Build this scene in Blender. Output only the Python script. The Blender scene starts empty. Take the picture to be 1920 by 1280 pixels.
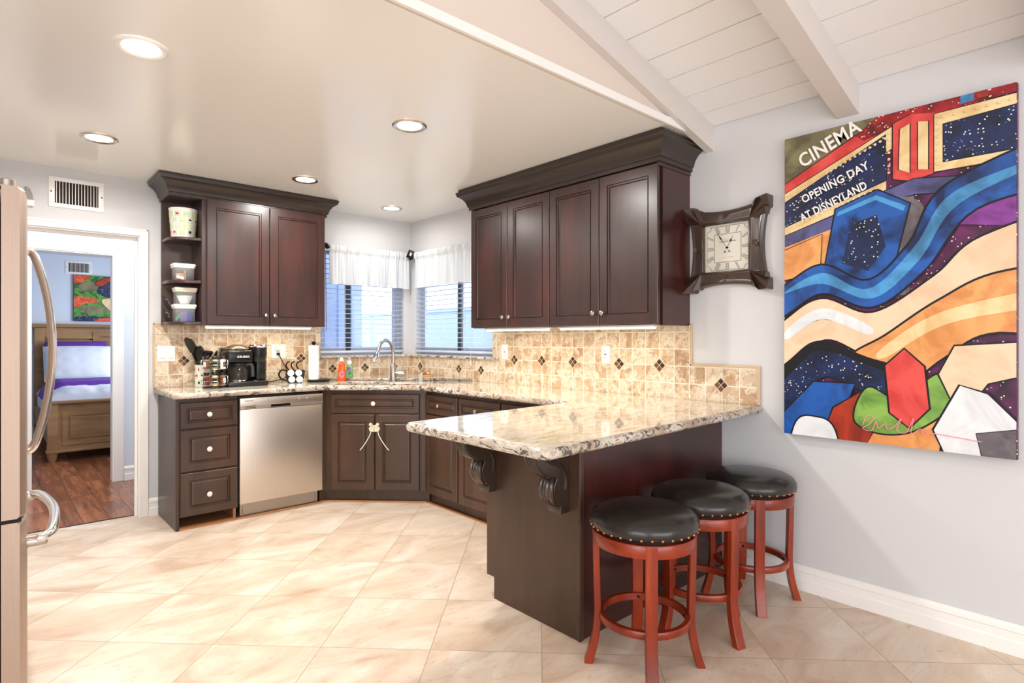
import bpy, bmesh, math, random
from mathutils import Vector, Matrix
random.seed(7)
SC = bpy.context.scene
COL = SC.collection
PI = math.pi
# ------------------------------------------------------------------ room figures (metres)
XB = 3.06      # wall with the big canvas (plane x = XB)
YA = 4.83      # wall with the doorway (plane y = YA)
ZC = 2.40      # flat kitchen ceiling
YE = 1.70      # where the flat ceiling ends and the vault begins
ZV = 2.475     # vault height at the wall
SV = 0.25      # vault slope
CT = 0.914     # counter top
# ------------------------------------------------------------------ materials
MATS = {}
def s2l(c):
    return tuple(((v/255.)/12.92 if v/255. <= .04045 else ((v/255.+.055)/1.055)**2.4) for v in c) + (1.,)
def newmat(name):
    m = bpy.data.materials.new(name); m.use_nodes = True
    nt = m.node_tree; b = nt.nodes['Principled BSDF']
    MATS[name] = m
    return m, nt, b
def N(nt, typ, **kw):
    n = nt.nodes.new(typ)
    for k, v in kw.items():
        if k.startswith('i_'):
            key = k[2:]
            n.inputs[int(key) if key.isdigit() else key.replace('_', ' ')].default_value = v
        else: setattr(n, k, v)
    return n
def L(nt, a, b): nt.links.new(a, b)
def plain(name, rgb, rough=.5, metal=0., spec=.5, emit=None, es=0., trans=0., alpha=1., coat=0., ior=1.45, bump=0., bscale=60.):
    m, nt, b = newmat(name)
    b.inputs['Base Color'].default_value = s2l(rgb)
    b.inputs['Roughness'].default_value = rough
    b.inputs['Metallic'].default_value = metal
    b.inputs['Specular IOR Level'].default_value = spec
    b.inputs['Transmission Weight'].default_value = trans
    b.inputs['Alpha'].default_value = alpha
    b.inputs['Coat Weight'].default_value = coat
    b.inputs['IOR'].default_value = ior
    if emit:
        b.inputs['Emission Color'].default_value = s2l(emit); b.inputs['Emission Strength'].default_value = es
    if bump:
        t = N(nt, 'ShaderNodeTexNoise', i_Scale=bscale, i_Detail=4.); g = N(nt, 'ShaderNodeNewGeometry')
        L(nt, g.outputs['Position'], t.inputs['Vector'])
        bp = N(nt, 'ShaderNodeBump', i_Strength=bump, i_Distance=.002)
        L(nt, t.outputs['Fac'], bp.inputs['Height']); L(nt, bp.outputs['Normal'], b.inputs['Normal'])
    return m
def ramp(nt, stops, interp='LINEAR'):
    r = nt.nodes.new('ShaderNodeValToRGB'); r.color_ramp.interpolation = interp
    e = r.color_ramp.elements
    while len(e) < len(stops): e.new(.5)
    for k, (p, c) in enumerate(stops):
        e[k].position = p; e[k].color = c if len(c) == 4 else s2l(c)
    return r
def math_(nt, op, a, b=None, c=None):
    n = nt.nodes.new('ShaderNodeMath'); n.operation = op
    for i, v in enumerate((a, b, c)):
        if v is None: continue
        if isinstance(v, (int, float)): n.inputs[i].default_value = v
        else: L(nt, v, n.inputs[i])
    return n.outputs[0]
def mixc(nt, fac, a, b, blend='MIX'):
    n = nt.nodes.new('ShaderNodeMix'); n.data_type = 'RGBA'; n.blend_type = blend
    for sock, v in ((n.inputs['Factor'], fac), (n.inputs['A'], a), (n.inputs['B'], b)):
        if isinstance(v, (int, float)): sock.default_value = v
        elif isinstance(v, tuple): sock.default_value = v
        else: L(nt, v, sock)
    return n.outputs['Result']
def noise(nt, vec, scale, detail=4., rough=.55, dist=0.):
    t = N(nt, 'ShaderNodeTexNoise', i_Scale=scale, i_Detail=detail, i_Roughness=rough, i_Distortion=dist)
    L(nt, vec, t.inputs['Vector']); return t.outputs['Fac']
def pos(nt): return N(nt, 'ShaderNodeNewGeometry').outputs['Position']
def mapping(nt, vec, rot=(0, 0, 0), scale=(1, 1, 1), loc=(0, 0, 0)):
    m = nt.nodes.new('ShaderNodeMapping')
    m.inputs['Rotation'].default_value = rot; m.inputs['Scale'].default_value = scale; m.inputs['Location'].default_value = loc
    L(nt, vec, m.inputs['Vector']); return m.outputs['Vector']
def objc(nt): return N(nt, 'ShaderNodeTexCoord').outputs['Object']

plain('wall_paint', (211, 210, 210), .55, spec=.35, bump=.12, bscale=90)
plain('wall_cool', (214, 222, 232), .6, spec=.3)
plain('ceiling_paint', (246, 244, 240), .19, spec=.6)
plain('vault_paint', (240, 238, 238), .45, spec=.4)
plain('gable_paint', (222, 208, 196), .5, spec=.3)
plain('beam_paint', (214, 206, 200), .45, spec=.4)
plain('trim_white', (244, 241, 236), .3, spec=.5)
plain('white_plastic', (240, 238, 232), .3)
plain('cream_plastic', (226, 214, 190), .35)
plain('black_plastic', (22, 21, 21), .28)
plain('dark_grey', (52, 50, 50), .4)
plain('black_matte', (12, 11, 11), .7)
plain('black_metal', (24, 22, 21), .35, metal=.6)
plain('chrome', (225, 225, 228), .08, metal=1.)
plain('nickel', (205, 196, 186), .22, metal=1.)
plain('brushed_nickel', (176, 168, 160), .3, metal=1.)
plain('leather', (38, 34, 31), .25, spec=.6, bump=.25, bscale=35)
plain('nail_brass', (190, 130, 90), .3, metal=.9)
plain('knob_white', (240, 226, 214), .15, spec=.7)
plain('glass', (255, 255, 255), .0, trans=1., ior=1.45)
plain('clear_plastic', (235, 238, 240), .04, alpha=.13, spec=.8)
plain('dark_glass', (120, 110, 100), .02, trans=.85, ior=1.3)
plain('rubber', (15, 15, 15), .8)
plain('grout', (214, 196, 168), .8)
plain('inlay_brown', (112, 78, 50), .25)
plain('inlay_dark', (66, 46, 34), .25)
plain('raw_wood', (186, 128, 84), .6)
plain('shadow_gap', (14, 11, 10), .8)
plain('paper_white', (246, 242, 236), .8)
plain('linen_white', (208, 212, 222), .85)
plain('linen_purple', (96, 50, 150), .8)
plain('vent_dark', (48, 36, 28), .8)
plain('blind_white', (206, 212, 224), .5)
plain('frame_white', (196, 202, 214), .5)
plain('frame_dark', (60, 72, 76), .5)
plain('neighbour_blue', (178, 194, 230), .8)
plain('neighbour_white', (226, 232, 244), .8)
plain('yard', (150, 150, 150), .9)
plain('orange_soap', (255, 92, 24), .2, trans=.15)
plain('green_soap', (150, 200, 140), .15, trans=.5)
plain('label_purple', (150, 90, 170), .4)
plain('label_pink', (240, 120, 120), .4)
plain('bean_brown', (120, 70, 40), .5)
plain('spice_red', (130, 40, 20), .5)
plain('spice_green', (140, 140, 70), .5)
plain('spice_tan', (214, 160, 90), .5)
plain('blue_pack', (40, 60, 190), .35)
plain('purple_pack', (120, 100, 180), .35)
plain('green_pack', (40, 140, 80), .35)
plain('red_print', (200, 40, 46), .5)
plain('green_print', (190, 214, 140), .5)
plain('black_print', (20, 20, 24), .5)
plain('yellow_print', (240, 210, 120), .5)
plain('lamp_lens', (255, 250, 240), .4, emit=(255, 247, 236), es=9.)
plain('tube_lens', (255, 240, 215), .4, emit=(255, 230, 190), es=4.)
plain('clock_paper', (226, 220, 206), .5)
plain('clock_line', (40, 34, 32), .5)
plain('grey_line', (150, 144, 136), .5)
plain('bronze_lid', (74, 62, 50), .25)
plain('carved_dark', (58, 44, 35), .22, spec=.8)
plain('crown_shade', (50, 38, 32), .3, spec=.7)

def wood_dark(name, c1, c2, c3, rough=.32, sc=1.0, vert=True, coat=.25):
    m, nt, b = newmat(name)
    v = mapping(nt, objc(nt), scale=(3*sc, 3*sc, .35*sc) if vert else (.35*sc, 3*sc, 3*sc))
    n1 = noise(nt, v, 3.2, 5., .6, .6); n2 = noise(nt, pos(nt), 2.2, 2., .5)
    g = mapping(nt, objc(nt), scale=(60, 60, 3) if vert else (3, 60, 60))
    n3 = noise(nt, g, 3., 2., .5)
    r = ramp(nt, [(.3, c1), (.52, c2), (.75, c3)])
    f = math_(nt, 'ADD', math_(nt, 'MULTIPLY', n1, .55), math_(nt, 'MULTIPLY', n2, .45))
    L(nt, f, r.inputs['Fac'])
    col = mixc(nt, math_(nt, 'MULTIPLY', n3, .25), r.outputs['Color'], s2l(c1))
    L(nt, col, b.inputs['Base Color'])
    b.inputs['Roughness'].default_value = rough; b.inputs['Coat Weight'].default_value = coat; b.inputs['Coat Roughness'].default_value = .25
    return m
wood_dark('espresso', (42, 27, 24), (62, 38, 33), (92, 46, 40))
wood_dark('espresso_base', (50, 34, 25), (70, 48, 35), (92, 62, 45), rough=.36, coat=.08)
wood_dark('espresso_red', (44, 22, 20), (66, 30, 26), (92, 40, 34), rough=.26)
wood_dark('cherry', (92, 26, 10), (142, 46, 17), (182, 74, 34), rough=.28, sc=2., coat=0)
wood_dark('cherry_flat', (92, 26, 10), (142, 46, 17), (182, 74, 34), rough=.28, sc=2., vert=False, coat=0)
wood_dark('bronze_frame', (48, 34, 27), (68, 50, 40), (92, 68, 52), rough=.2)
wood_dark('rustic', (110, 80, 50), (158, 120, 78), (184, 146, 100), rough=.6, vert=False, coat=0)

def m_steel(name, c, rough=.3, aniso=.6, vert=True):
    m, nt, b = newmat(name)
    v = mapping(nt, objc(nt), scale=(300, 300, 2) if vert else (2, 300, 300))
    n = noise(nt, v, 2., 2.)
    r = ramp(nt, [(.2, tuple(int(q*.94) for q in c)), (.8, c)]); L(nt, n, r.inputs['Fac'])
    L(nt, r.outputs['Color'], b.inputs['Base Color'])
    b.inputs['Metallic'].default_value = .9; b.inputs['Roughness'].default_value = rough
    return m
m_steel('steel', (214, 204, 192), .34)
m_steel('steel_fridge', (184, 162, 146), .5)
m_steel('steel_bright', (236, 232, 228), .16)

# floor travertine laid on the diagonal
m, nt, b = newmat('travertine')
P = pos(nt); sx = N(nt, 'ShaderNodeSeparateXYZ'); L(nt, P, sx.inputs[0])
TS = .4545
a_ = math_(nt, 'MULTIPLY', math_(nt, 'SUBTRACT', sx.outputs[0], sx.outputs[1]), .70711)
b_ = math_(nt, 'MULTIPLY', math_(nt, 'ADD', sx.outputs[0], sx.outputs[1]), .70711)
ua = math_(nt, 'DIVIDE', math_(nt, 'ADD', a_, .443+TS*20), TS); ub = math_(nt, 'DIVIDE', math_(nt, 'ADD', b_, -2.342+TS*20), TS)
fa = math_(nt, 'FRACT', ua); fb = math_(nt, 'FRACT', ub)
da = math_(nt, 'ABSOLUTE', math_(nt, 'SUBTRACT', fa, .5)); db = math_(nt, 'ABSOLUTE', math_(nt, 'SUBTRACT', fb, .5))
gr = math_(nt, 'GREATER_THAN', math_(nt, 'MAXIMUM', da, db), .4960)
cb = N(nt, 'ShaderNodeCombineXYZ'); L(nt, math_(nt, 'FLOOR', ua), cb.inputs[0]); L(nt, math_(nt, 'FLOOR', ub), cb.inputs[1])
wn = N(nt, 'ShaderNodeTexWhiteNoise', noise_dimensions='3D'); L(nt, cb.outputs[0], wn.inputs['Vector'])
off = N(nt, 'ShaderNodeVectorMath', operation='MULTIPLY_ADD'); L(nt, wn.outputs['Color'], off.inputs[0]); off.inputs[1].default_value = (30, 30, 30); L(nt, P, off.inputs[2])
vv = mapping(nt, off.outputs[0], rot=(0, 0, .8), scale=(1., 2.2, 1.))
n1 = noise(nt, vv, 2.0, 8., .62, .9); n2 = noise(nt, vv, 16., 5., .7, .3)
r = ramp(nt, [(.28, (188, 158, 132)), (.42, (210, 187, 164)), (.54, (222, 204, 184)), (.70, (236, 224, 208))]); L(nt, n1, r.inputs['Fac'])
c = mixc(nt, math_(nt, 'MULTIPLY', math_(nt, 'GREATER_THAN', n2, .62), .34), r.outputs['Color'], s2l((186, 150, 118)))
c = mixc(nt, math_(nt, 'MULTIPLY', wn.outputs['Value'], .14), c, s2l((220, 192, 168)))
c = mixc(nt, gr, c, s2l((176, 152, 128))); L(nt, c, b.inputs['Base Color'])
b.inputs['Roughness'].default_value = .3; b.inputs['Specular IOR Level'].default_value = .4
bp = N(nt, 'ShaderNodeBump', i_Strength=.25, i_Distance=.002); bp.invert = True; L(nt, gr, bp.inputs['Height']); L(nt, bp.outputs[0], b.inputs['Normal'])

# wood planks of the hallway, running along y
m, nt, b = newmat('hall_planks')
P = pos(nt); sx = N(nt, 'ShaderNodeSeparateXYZ'); L(nt, P, sx.inputs[0])
ux = math_(nt, 'DIVIDE', math_(nt, 'ADD', sx.outputs[0], 10.), .15); ix = math_(nt, 'FLOOR', ux)
w1 = N(nt, 'ShaderNodeTexWhiteNoise', noise_dimensions='1D'); L(nt, ix, w1.inputs['W'])
uy = math_(nt, 'ADD', math_(nt, 'DIVIDE', sx.outputs[1], .9), math_(nt, 'MULTIPLY', w1.outputs['Value'], 7.))
cb = N(nt, 'ShaderNodeCombineXYZ'); L(nt, ix, cb.inputs[0]); L(nt, math_(nt, 'FLOOR', uy), cb.inputs[1])
wn = N(nt, 'ShaderNodeTexWhiteNoise', noise_dimensions='3D'); L(nt, cb.outputs[0], wn.inputs['Vector'])
off = N(nt, 'ShaderNodeVectorMath', operation='MULTIPLY_ADD'); L(nt, wn.outputs['Color'], off.inputs[0]); off.inputs[1].default_value = (9, 9, 9); L(nt, P, off.inputs[2])
n1 = noise(nt, mapping(nt, off.outputs[0], scale=(9, .9, 1)), 2.2, 5., .6, .3)
r = ramp(nt, [(.3, (104, 58, 38)), (.5, (154, 92, 60)), (.7, (190, 122, 86))]); L(nt, n1, r.inputs['Fac'])
c = mixc(nt, math_(nt, 'MULTIPLY', wn.outputs['Value'], .5), r.outputs['Color'], s2l((100, 54, 38)))
gx = math_(nt, 'GREATER_THAN', math_(nt, 'ABSOLUTE', math_(nt, 'SUBTRACT', math_(nt, 'FRACT', ux), .5)), .488)
gy = math_(nt, 'GREATER_THAN', math_(nt, 'ABSOLUTE', math_(nt, 'SUBTRACT', math_(nt, 'FRACT', uy), .5)), .497)
c = mixc(nt, math_(nt, 'MAXIMUM', gx, gy), c, s2l((40, 20, 14))); L(nt, c, b.inputs['Base Color']); b.inputs['Roughness'].default_value = .22

# granite
m, nt, b = newmat('granite')
P = pos(nt)
v1 = mapping(nt, P, rot=(0, 0, math.radians(-30)), scale=(1., 4.2, 2.5))
n1 = noise(nt, v1, 5., 8., .68, 1.1); n2 = noise(nt, mapping(nt, P, rot=(0, 0, math.radians(-30)), scale=(1., 2.6, 1.6)), 10., 7., .7, 1.4)
n3 = noise(nt, P, 120., 2.)
r = ramp(nt, [(.30, (146, 122, 90)), (.42, (202, 190, 162)), (.52, (228, 226, 212)), (.62, (222, 216, 196)), (.74, (178, 158, 126))]); L(nt, n1, r.inputs['Fac'])
r2 = ramp(nt, [(.0, (0, 0, 0)), (.57, (0, 0, 0)), (.63, (255, 255, 255))]); L(nt, n2, r2.inputs['Fac'])
c = mixc(nt, math_(nt, 'MULTIPLY', r2.outputs['Color'], .55), r.outputs['Color'], s2l((128, 96, 66)))
r3 = ramp(nt, [(.0, (255, 255, 255)), (.34, (255, 255, 255)), (.39, (0, 0, 0))]); L(nt, n2, r3.inputs['Fac'])
c = mixc(nt, math_(nt, 'MULTIPLY', r3.outputs['Color'], .8), c, s2l((56, 46, 42)))
c = mixc(nt, math_(nt, 'MULTIPLY', n3, .12), c, s2l((150, 130, 110))); L(nt, c, b.inputs['Base Color'])
b.inputs['Roughness'].default_value = .05; b.inputs['Specular IOR Level'].default_value = .65; b.inputs['Coat Weight'].default_value = .35; b.inputs['Coat Roughness'].default_value = .03
# veined granite used on the rounded edge strip
m, nt, b = newmat('granite_edge')
P = pos(nt)
n2 = noise(nt, mapping(nt, P, scale=(1., 1., 1.8)), 13., 6., .68, 1.6); n1 = noise(nt, P, 6., 4., .6, .6)
r = ramp(nt, [(.35, (176, 154, 132)), (.6, (214, 206, 192))]); L(nt, n1, r.inputs['Fac'])
r3 = ramp(nt, [(.43, (255, 255, 255)), (.48, (0, 0, 0))]); L(nt, n2, r3.inputs['Fac'])
c = mixc(nt, math_(nt, 'MULTIPLY', r3.outputs['Color'], .85), r.outputs['Color'], s2l((58, 44, 40)))
r4 = ramp(nt, [(.55, (0, 0, 0)), (.62, (255, 255, 255))]); L(nt, n2, r4.inputs['Fac'])
c = mixc(nt, math_(nt, 'MULTIPLY', r4.outputs['Color'], .6), c, s2l((138, 104, 80))); L(nt, c, b.inputs['Base Color'])
b.inputs['Roughness'].default_value = .09

# tumbled stone backsplash, 4 in tiles; axis = world axis the wall runs along
def m_tile(name, axis, o, ends=None):
    m, nt, b = newmat(name)
    P = pos(nt); sx = N(nt, 'ShaderNodeSeparateXYZ'); L(nt, P, sx.inputs[0])
    T = .1016
    u = math_(nt, 'DIVIDE', math_(nt, 'ADD', sx.outputs[axis], o+T*40), T)
    w = math_(nt, 'DIVIDE', math_(nt, 'SUBTRACT', sx.outputs[2], 1.108-T*40), T)
    iu = math_(nt, 'FLOOR', u); iw = math_(nt, 'FLOOR', w)
    du = math_(nt, 'ABSOLUTE', math_(nt, 'SUBTRACT', math_(nt, 'FRACT', u), .5)); dw = math_(nt, 'ABSOLUTE', math_(nt, 'SUBTRACT', math_(nt, 'FRACT', w), .5))
    wob = math_(nt, 'MULTIPLY', noise(nt, P, 40., 2.), .02)
    mx = math_(nt, 'ADD', math_(nt, 'MAXIMUM', du, dw), wob)
    gr = math_(nt, 'GREATER_THAN', mx, .486)
    cb = N(nt, 'ShaderNodeCombineXYZ'); L(nt, iu, cb.inputs[0]); L(nt, iw, cb.inputs[1])
    wn = N(nt, 'ShaderNodeTexWhiteNoise', noise_dimensions='3D'); L(nt, cb.outputs[0], wn.inputs['Vector'])
    off = N(nt, 'ShaderNodeVectorMath', operation='MULTIPLY_ADD'); L(nt, wn.outputs['Color'], off.inputs[0]); off.inputs[1].default_value = (20, 20, 20); L(nt, P, off.inputs[2])
    base = ramp(nt, [(.0, (190, 154, 118)), (.35, (204, 174, 140)), (.6, (176, 138, 102)), (.8, (220, 200, 172)), (1., (168, 130, 96))]); L(nt, wn.outputs['Value'], base.inputs['Fac'])
    n1 = noise(nt, off.outputs[0], 7.5, 7., .62, .8)
    r1 = ramp(nt, [(.44, (0, 0, 0)), (.56, (255, 255, 255))]); L(nt, n1, r1.inputs['Fac'])
    c = mixc(nt, math_(nt, 'MULTIPLY', r1.outputs['Color'], .62), base.outputs['Color'], s2l((232, 218, 196)))
    vo = N(nt, 'ShaderNodeTexVoronoi', feature='DISTANCE_TO_EDGE', i_Scale=26.)
    dv = N(nt, 'ShaderNodeVectorMath', operation='MULTIPLY_ADD'); dn = N(nt, 'ShaderNodeTexNoise', i_Scale=9., i_Detail=4.); L(nt, off.outputs[0], dn.inputs['Vector'])
    L(nt, dn.outputs['Color'], dv.inputs[0]); dv.inputs[1].default_value = (.09, .09, .09); L(nt, off.outputs[0], dv.inputs[2]); L(nt, dv.outputs[0], vo.inputs['Vector'])
    ve = ramp(nt, [(.0, (255, 255, 255)), (.07, (0, 0, 0))]); L(nt, vo.outputs['Distance'], ve.inputs['Fac'])
    pick = math_(nt, 'GREATER_THAN', n1, .44)
    c = mixc(nt, math_(nt, 'MULTIPLY', math_(nt, 'MULTIPLY', ve.outputs['Color'], .6), pick), c, s2l((244, 234, 214)))
    n4 = noise(nt, off.outputs[0], 30., 4., .7)
    c = mixc(nt, math_(nt, 'MULTIPLY', math_(nt, 'GREATER_THAN', n4, .57), .42), c, s2l((140, 102, 70)))
    c = mixc(nt, gr, c, s2l((238, 226, 206))); L(nt, c, b.inputs['Base Color'])
    b.inputs['Roughness'].default_value = .42
    bp = N(nt, 'ShaderNodeBump', i_Strength=.5, i_Distance=.003); bp.invert = True
    L(nt, math_(nt, 'GREATER_THAN', mx, .484), bp.inputs['Height']); L(nt, bp.outputs[0], b.inputs['Normal'])
m_tile('tile_back', 0, -1.09); m_tile('tile_side', 1, -1.804+.0)
plain('tile_edge', (204, 178, 146), .4)
m, nt, b = newmat('valance_cloth')
b.inputs['Base Color'].default_value = s2l((216, 218, 218)); b.inputs['Roughness'].default_value = .9
tr = N(nt, 'ShaderNodeBsdfTranslucent'); tr.inputs[0].default_value = s2l((240, 242, 248)); ms = N(nt, 'ShaderNodeMixShader'); ms.inputs[0].default_value = .16
L(nt, b.outputs[0], ms.inputs[1]); L(nt, tr.outputs[0], ms.inputs[2]); L(nt, ms.outputs[0], nt.nodes['Material Output'].inputs[0])
# painted navy with fine white flecks
def fleck(name, rgb, dens=.012, c2=None):
    m, nt, b = newmat(name)
    P = pos(nt)
    n1 = noise(nt, P, 9., 4., .6, .6)
    r = ramp(nt, [(.35, tuple(int(v*.45) for v in rgb)), (.65, rgb)]); L(nt, n1, r.inputs['Fac'])
    vo = N(nt, 'ShaderNodeTexVoronoi', i_Scale=70.); L(nt, P, vo.inputs['Vector'])
    sp = math_(nt, 'MULTIPLY', math_(nt, 'LESS_THAN', vo.outputs['Distance'], .22), math_(nt, 'GREATER_THAN', noise(nt, P, 30., 1.), .5))
    c = mixc(nt, sp, r.outputs['Color'], s2l((250, 240, 214))); L(nt, c, b.inputs['Base Color']); b.inputs['Roughness'].default_value = .35
def paint(name, rgb, rgb2=None, sc=6.):
    m, nt, b = newmat(name)
    rgb2 = rgb2 or tuple(int(v*.72) for v in rgb)
    n1 = noise(nt, pos(nt), sc, 4., .55, .8); r = ramp(nt, [(.38, rgb2), (.6, rgb)]); L(nt, n1, r.inputs['Fac'])
    L(nt, r.outputs['Color'], b.inputs['Base Color']); b.inputs['Roughness'].default_value = .35
fleck('art_navy', (24, 44, 96)); fleck('art_red_fleck', (190, 30, 40)); fleck('art_plum', (112, 34, 96)); fleck('art_black_fleck', (34, 26, 40))
paint('art_peach', (250, 214, 180), (238, 196, 160)); paint('art_orange', (240, 172, 104), (214, 136, 74)); paint('art_blue', (32, 92, 176), (14, 34, 78))
paint('art_red', (230, 84, 76), (200, 50, 50)); paint('art_green', (142, 186, 86), (96, 140, 58)); paint('art_white', (240, 240, 240), (214, 218, 222))
paint('art_cream', (246, 222, 170), (226, 190, 130)); paint('art_slate', (96, 96, 150), (60, 60, 96)); paint('art_olive', (140, 132, 96), (96, 90, 62))
paint('art_grey', (120, 112, 116), (80, 74, 80)); paint('art_violet', (150, 70, 170), (104, 34, 110)); paint('art_sky', (80, 160, 220)); paint('art_brick', (190, 60, 30), (130, 40, 24))
plain('art_line', (16, 14, 22), .4); plain('art_pink', (255, 150, 170), .4)
paint('leaf_green', (96, 160, 60), (40, 90, 40), 14.); paint('leaf_orange', (240, 110, 60), (200, 60, 40), 14.)

# ------------------------------------------------------------------ mesh helpers
class MB:
    def __init__(s, T=None): s.bm = bmesh.new(); s.T = T or Matrix(); s.mats = []; s.cur = 0
    def mat(s, name):
        if name not in s.mats: s.mats.append(name)
        s.cur = s.mats.index(name); return s
    def _v(s, co): return s.bm.verts.new(s.T @ Vector(co))
    def _f(s, vs, smooth=False):
        try: f = s.bm.faces.new(vs)
        except ValueError: return None
        f.material_index = s.cur; f.smooth = smooth; return f
    def box(s, a, b, bev=0.):
        x0, y0, z0 = [min(p, q) for p, q in zip(a, b)]; x1, y1, z1 = [max(p, q) for p, q in zip(a, b)]
        tmp = bmesh.new(); vs = [tmp.verts.new(p) for p in ((x0,y0,z0),(x1,y0,z0),(x1,y1,z0),(x0,y1,z0),(x0,y0,z1),(x1,y0,z1),(x1,y1,z1),(x0,y1,z1))]
        for q in ((0,3,2,1),(4,5,6,7),(0,1,5,4),(1,2,6,5),(2,3,7,6),(3,0,4,7)): tmp.faces.new([vs[i] for i in q])
        if bev: bmesh.ops.bevel(tmp, geom=tmp.edges[:], offset=min(bev, (x1-x0)*.49, (y1-y0)*.49, (z1-z0)*.49), segments=3, profile=.5, affect='EDGES')
        s._merge(tmp, bool(bev)); return s
    def _merge(s, tmp, smooth=False):
        mp = {v: s._v(v.co) for v in tmp.verts}
        for f in tmp.faces: s._f([mp[v] for v in f.verts], smooth)
        tmp.free()
    def rings(s, rings, cap0=True, cap1=True, smooth=True, closed=True):
        R = [[s._v(p) for p in r] for r in rings]; n = len(R[0])
        for a, b in zip(R, R[1:]):
            for i in range(n if closed else n-1):
                j = (i+1) % n; s._f([a[i], a[j], b[j], b[i]], smooth)
        if cap0: s._f(R[0][::-1], False)
        if cap1: s._f(R[-1], False)
        return s
    def lathe(s, prof, c=(0, 0, 0), n=24, axis='z', cap=True, a0=0., sx=1., sy=1.):
        rg = []
        for r, h in prof:
            ring = []
            for i in range(n):
                t = a0+2*PI*i/n; u, v = max(r, 1e-5)*math.cos(t)*sx, max(r, 1e-5)*math.sin(t)*sy
                p = {'z': (u, v, h), 'x': (h, u, v), 'y': (v, h, u)}[axis]
                ring.append((c[0]+p[0], c[1]+p[1], c[2]+p[2]))
            rg.append(ring)
        return s.rings(rg, cap, cap)
    def cyl(s, a, b, r, n=16, r2=None):
        return s.tube([a, b], [r, r if r2 is None else r2], n)
    def tube(s, pts, r, n=10, cap=True, flat=1.):
        pts = [Vector(p) for p in pts]; k = len(pts); rr = r if isinstance(r, (list, tuple)) else [r]*k
        rg = []; up = None
        for i, p in enumerate(pts):
            d = (pts[min(i+1, k-1)]-pts[max(i-1, 0)]).normalized()
            if up is None:
                up = Vector((0, 0, 1)) if abs(d.z) < .9 else Vector((1, 0, 0))
            u = (up - d*up.dot(d)).normalized(); w = d.cross(u); up = u
            rg.append([p+(u*math.cos(2*PI*j/n)*flat+w*math.sin(2*PI*j/n))*rr[i] for j in range(n)])
        return s.rings(rg, cap, cap)
    def prism(s, poly, z0, z1, axis='z', smooth=False):
        f = {'z': lambda a, b, h: (a, b, h), 'x': lambda a, b, h: (h, a, b), 'y': lambda a, b, h: (a, h, b)}[axis]
        lo = [s._v(f(a, b, z0)) for a, b in poly]; hi = [s._v(f(a, b, z1)) for a, b in poly]; n = len(poly)
        for i in range(n): s._f([lo[i], lo[(i+1) % n], hi[(i+1) % n], hi[i]], smooth)
        s._f(lo[::-1]); s._f(hi); return s
    def sphere(s, c, r, n=12, sc=(1, 1, 1)):
        m = max(6, n//2)
        prof = [(math.sin(PI*i/m), -math.cos(PI*i/m)) for i in range(m+1)]
        rg = [[(c[0]+r*sc[0]*max(a, 1e-4)*math.cos(2*PI*j/n), c[1]+r*sc[1]*max(a, 1e-4)*math.sin(2*PI*j/n), c[2]+r*sc[2]*h) for j in range(n)] for a, h in prof]
        return s.rings(rg)
    def sweep(s, path, prof, up=(0, 0, 1), closed=False, side=1):
        # path in xy (z const given per point), prof = [(outward, z)]; outward is to the left (side=1) or right (-1)
        pts = [Vector(p) for p in path]; n = len(pts); rg = []
        for i, p in enumerate(pts):
            if closed: d0 = (p-pts[i-1]).normalized(); d1 = (pts[(i+1) % n]-p).normalized()
            else:
                d0 = (p-pts[i-1]).normalized() if i else (pts[1]-p).normalized(); d1 = (pts[i+1]-p).normalized() if i < n-1 else d0
            n0 = Vector((-d0.y, d0.x, 0))*side; n1 = Vector((-d1.y, d1.x, 0))*side
            b = (n0+n1).normalized(); k = 1/max(.3, b.dot(n0))
            rg.append([p+b*o*k+Vector((0, 0, z)) for o, z in prof])
        if closed: rg.append(rg[0])
        return s.rings(rg, not closed, not closed, smooth=False)
    def build(s, name, mat=None, parent=None, world=True, auto=35, bevel=0.):
        if mat and not s.mats: s.mats = [mat]
        bmesh.ops.remove_doubles(s.bm, verts=s.bm.verts[:], dist=1e-6)
        bmesh.ops.recalc_face_normals(s.bm, faces=s.bm.faces[:])
        if parent is not None and world:
            M = XF.get(parent.name)
            if M is not None: s.bm.transform(M.inverted())
        me = bpy.data.meshes.new(name); s.bm.to_mesh(me); s.bm.free()
        o = bpy.data.objects.new(name, me); COL.objects.link(o)
        for q in s.mats: me.materials.append(MATS[q])
        if parent is not None:
            o.parent = parent
            if parent.name in XF: XF[o.name] = XF[parent.name]
        if auto is not None:
            ang = math.radians(auto)
            bm = bmesh.new(); bm.from_mesh(me)
            for e in bm.edges:
                e.smooth = not (len(e.link_faces) == 2 and e.calc_face_angle(0) > ang)
            for f in bm.faces: f.smooth = True
            bm.to_mesh(me); bm.free()
        if bevel:
            bv = o.modifiers.new('edge', 'BEVEL'); bv.width = bevel; bv.segments = 2; bv.limit_method = 'ANGLE'; bv.angle_limit = math.radians(40)
        return o
XF = {}
def tag(o, label, cat, group=None):
    o['label'] = label; o['category'] = cat
    if group: o['group'] = group
    return o
def thing(name, label, cat, loc=(0, 0, 0), rz=0., group=None):
    o = bpy.data.objects.new(name, None); o.empty_display_size = .1; COL.objects.link(o)
    o.location = loc; o.rotation_euler = (0, 0, rz); XF[o.name] = Matrix.Translation(loc) @ Matrix.Rotation(rz, 4, 'Z')
    return tag(o, label, cat, group)
def struct(o): o['kind'] = 'structure'; return o
def dup(root, loc, rz=None, label=None):
    r = root.copy(); COL.objects.link(r); r.location = loc
    if rz is not None: r.rotation_euler = (0, 0, rz)
    if label: r['label'] = label
    def rec(src, dst):
        for ch in list(src.children):
            c = ch.copy(); COL.objects.link(c); c.parent = dst; rec(ch, c)
    rec(root, r); return r
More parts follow.
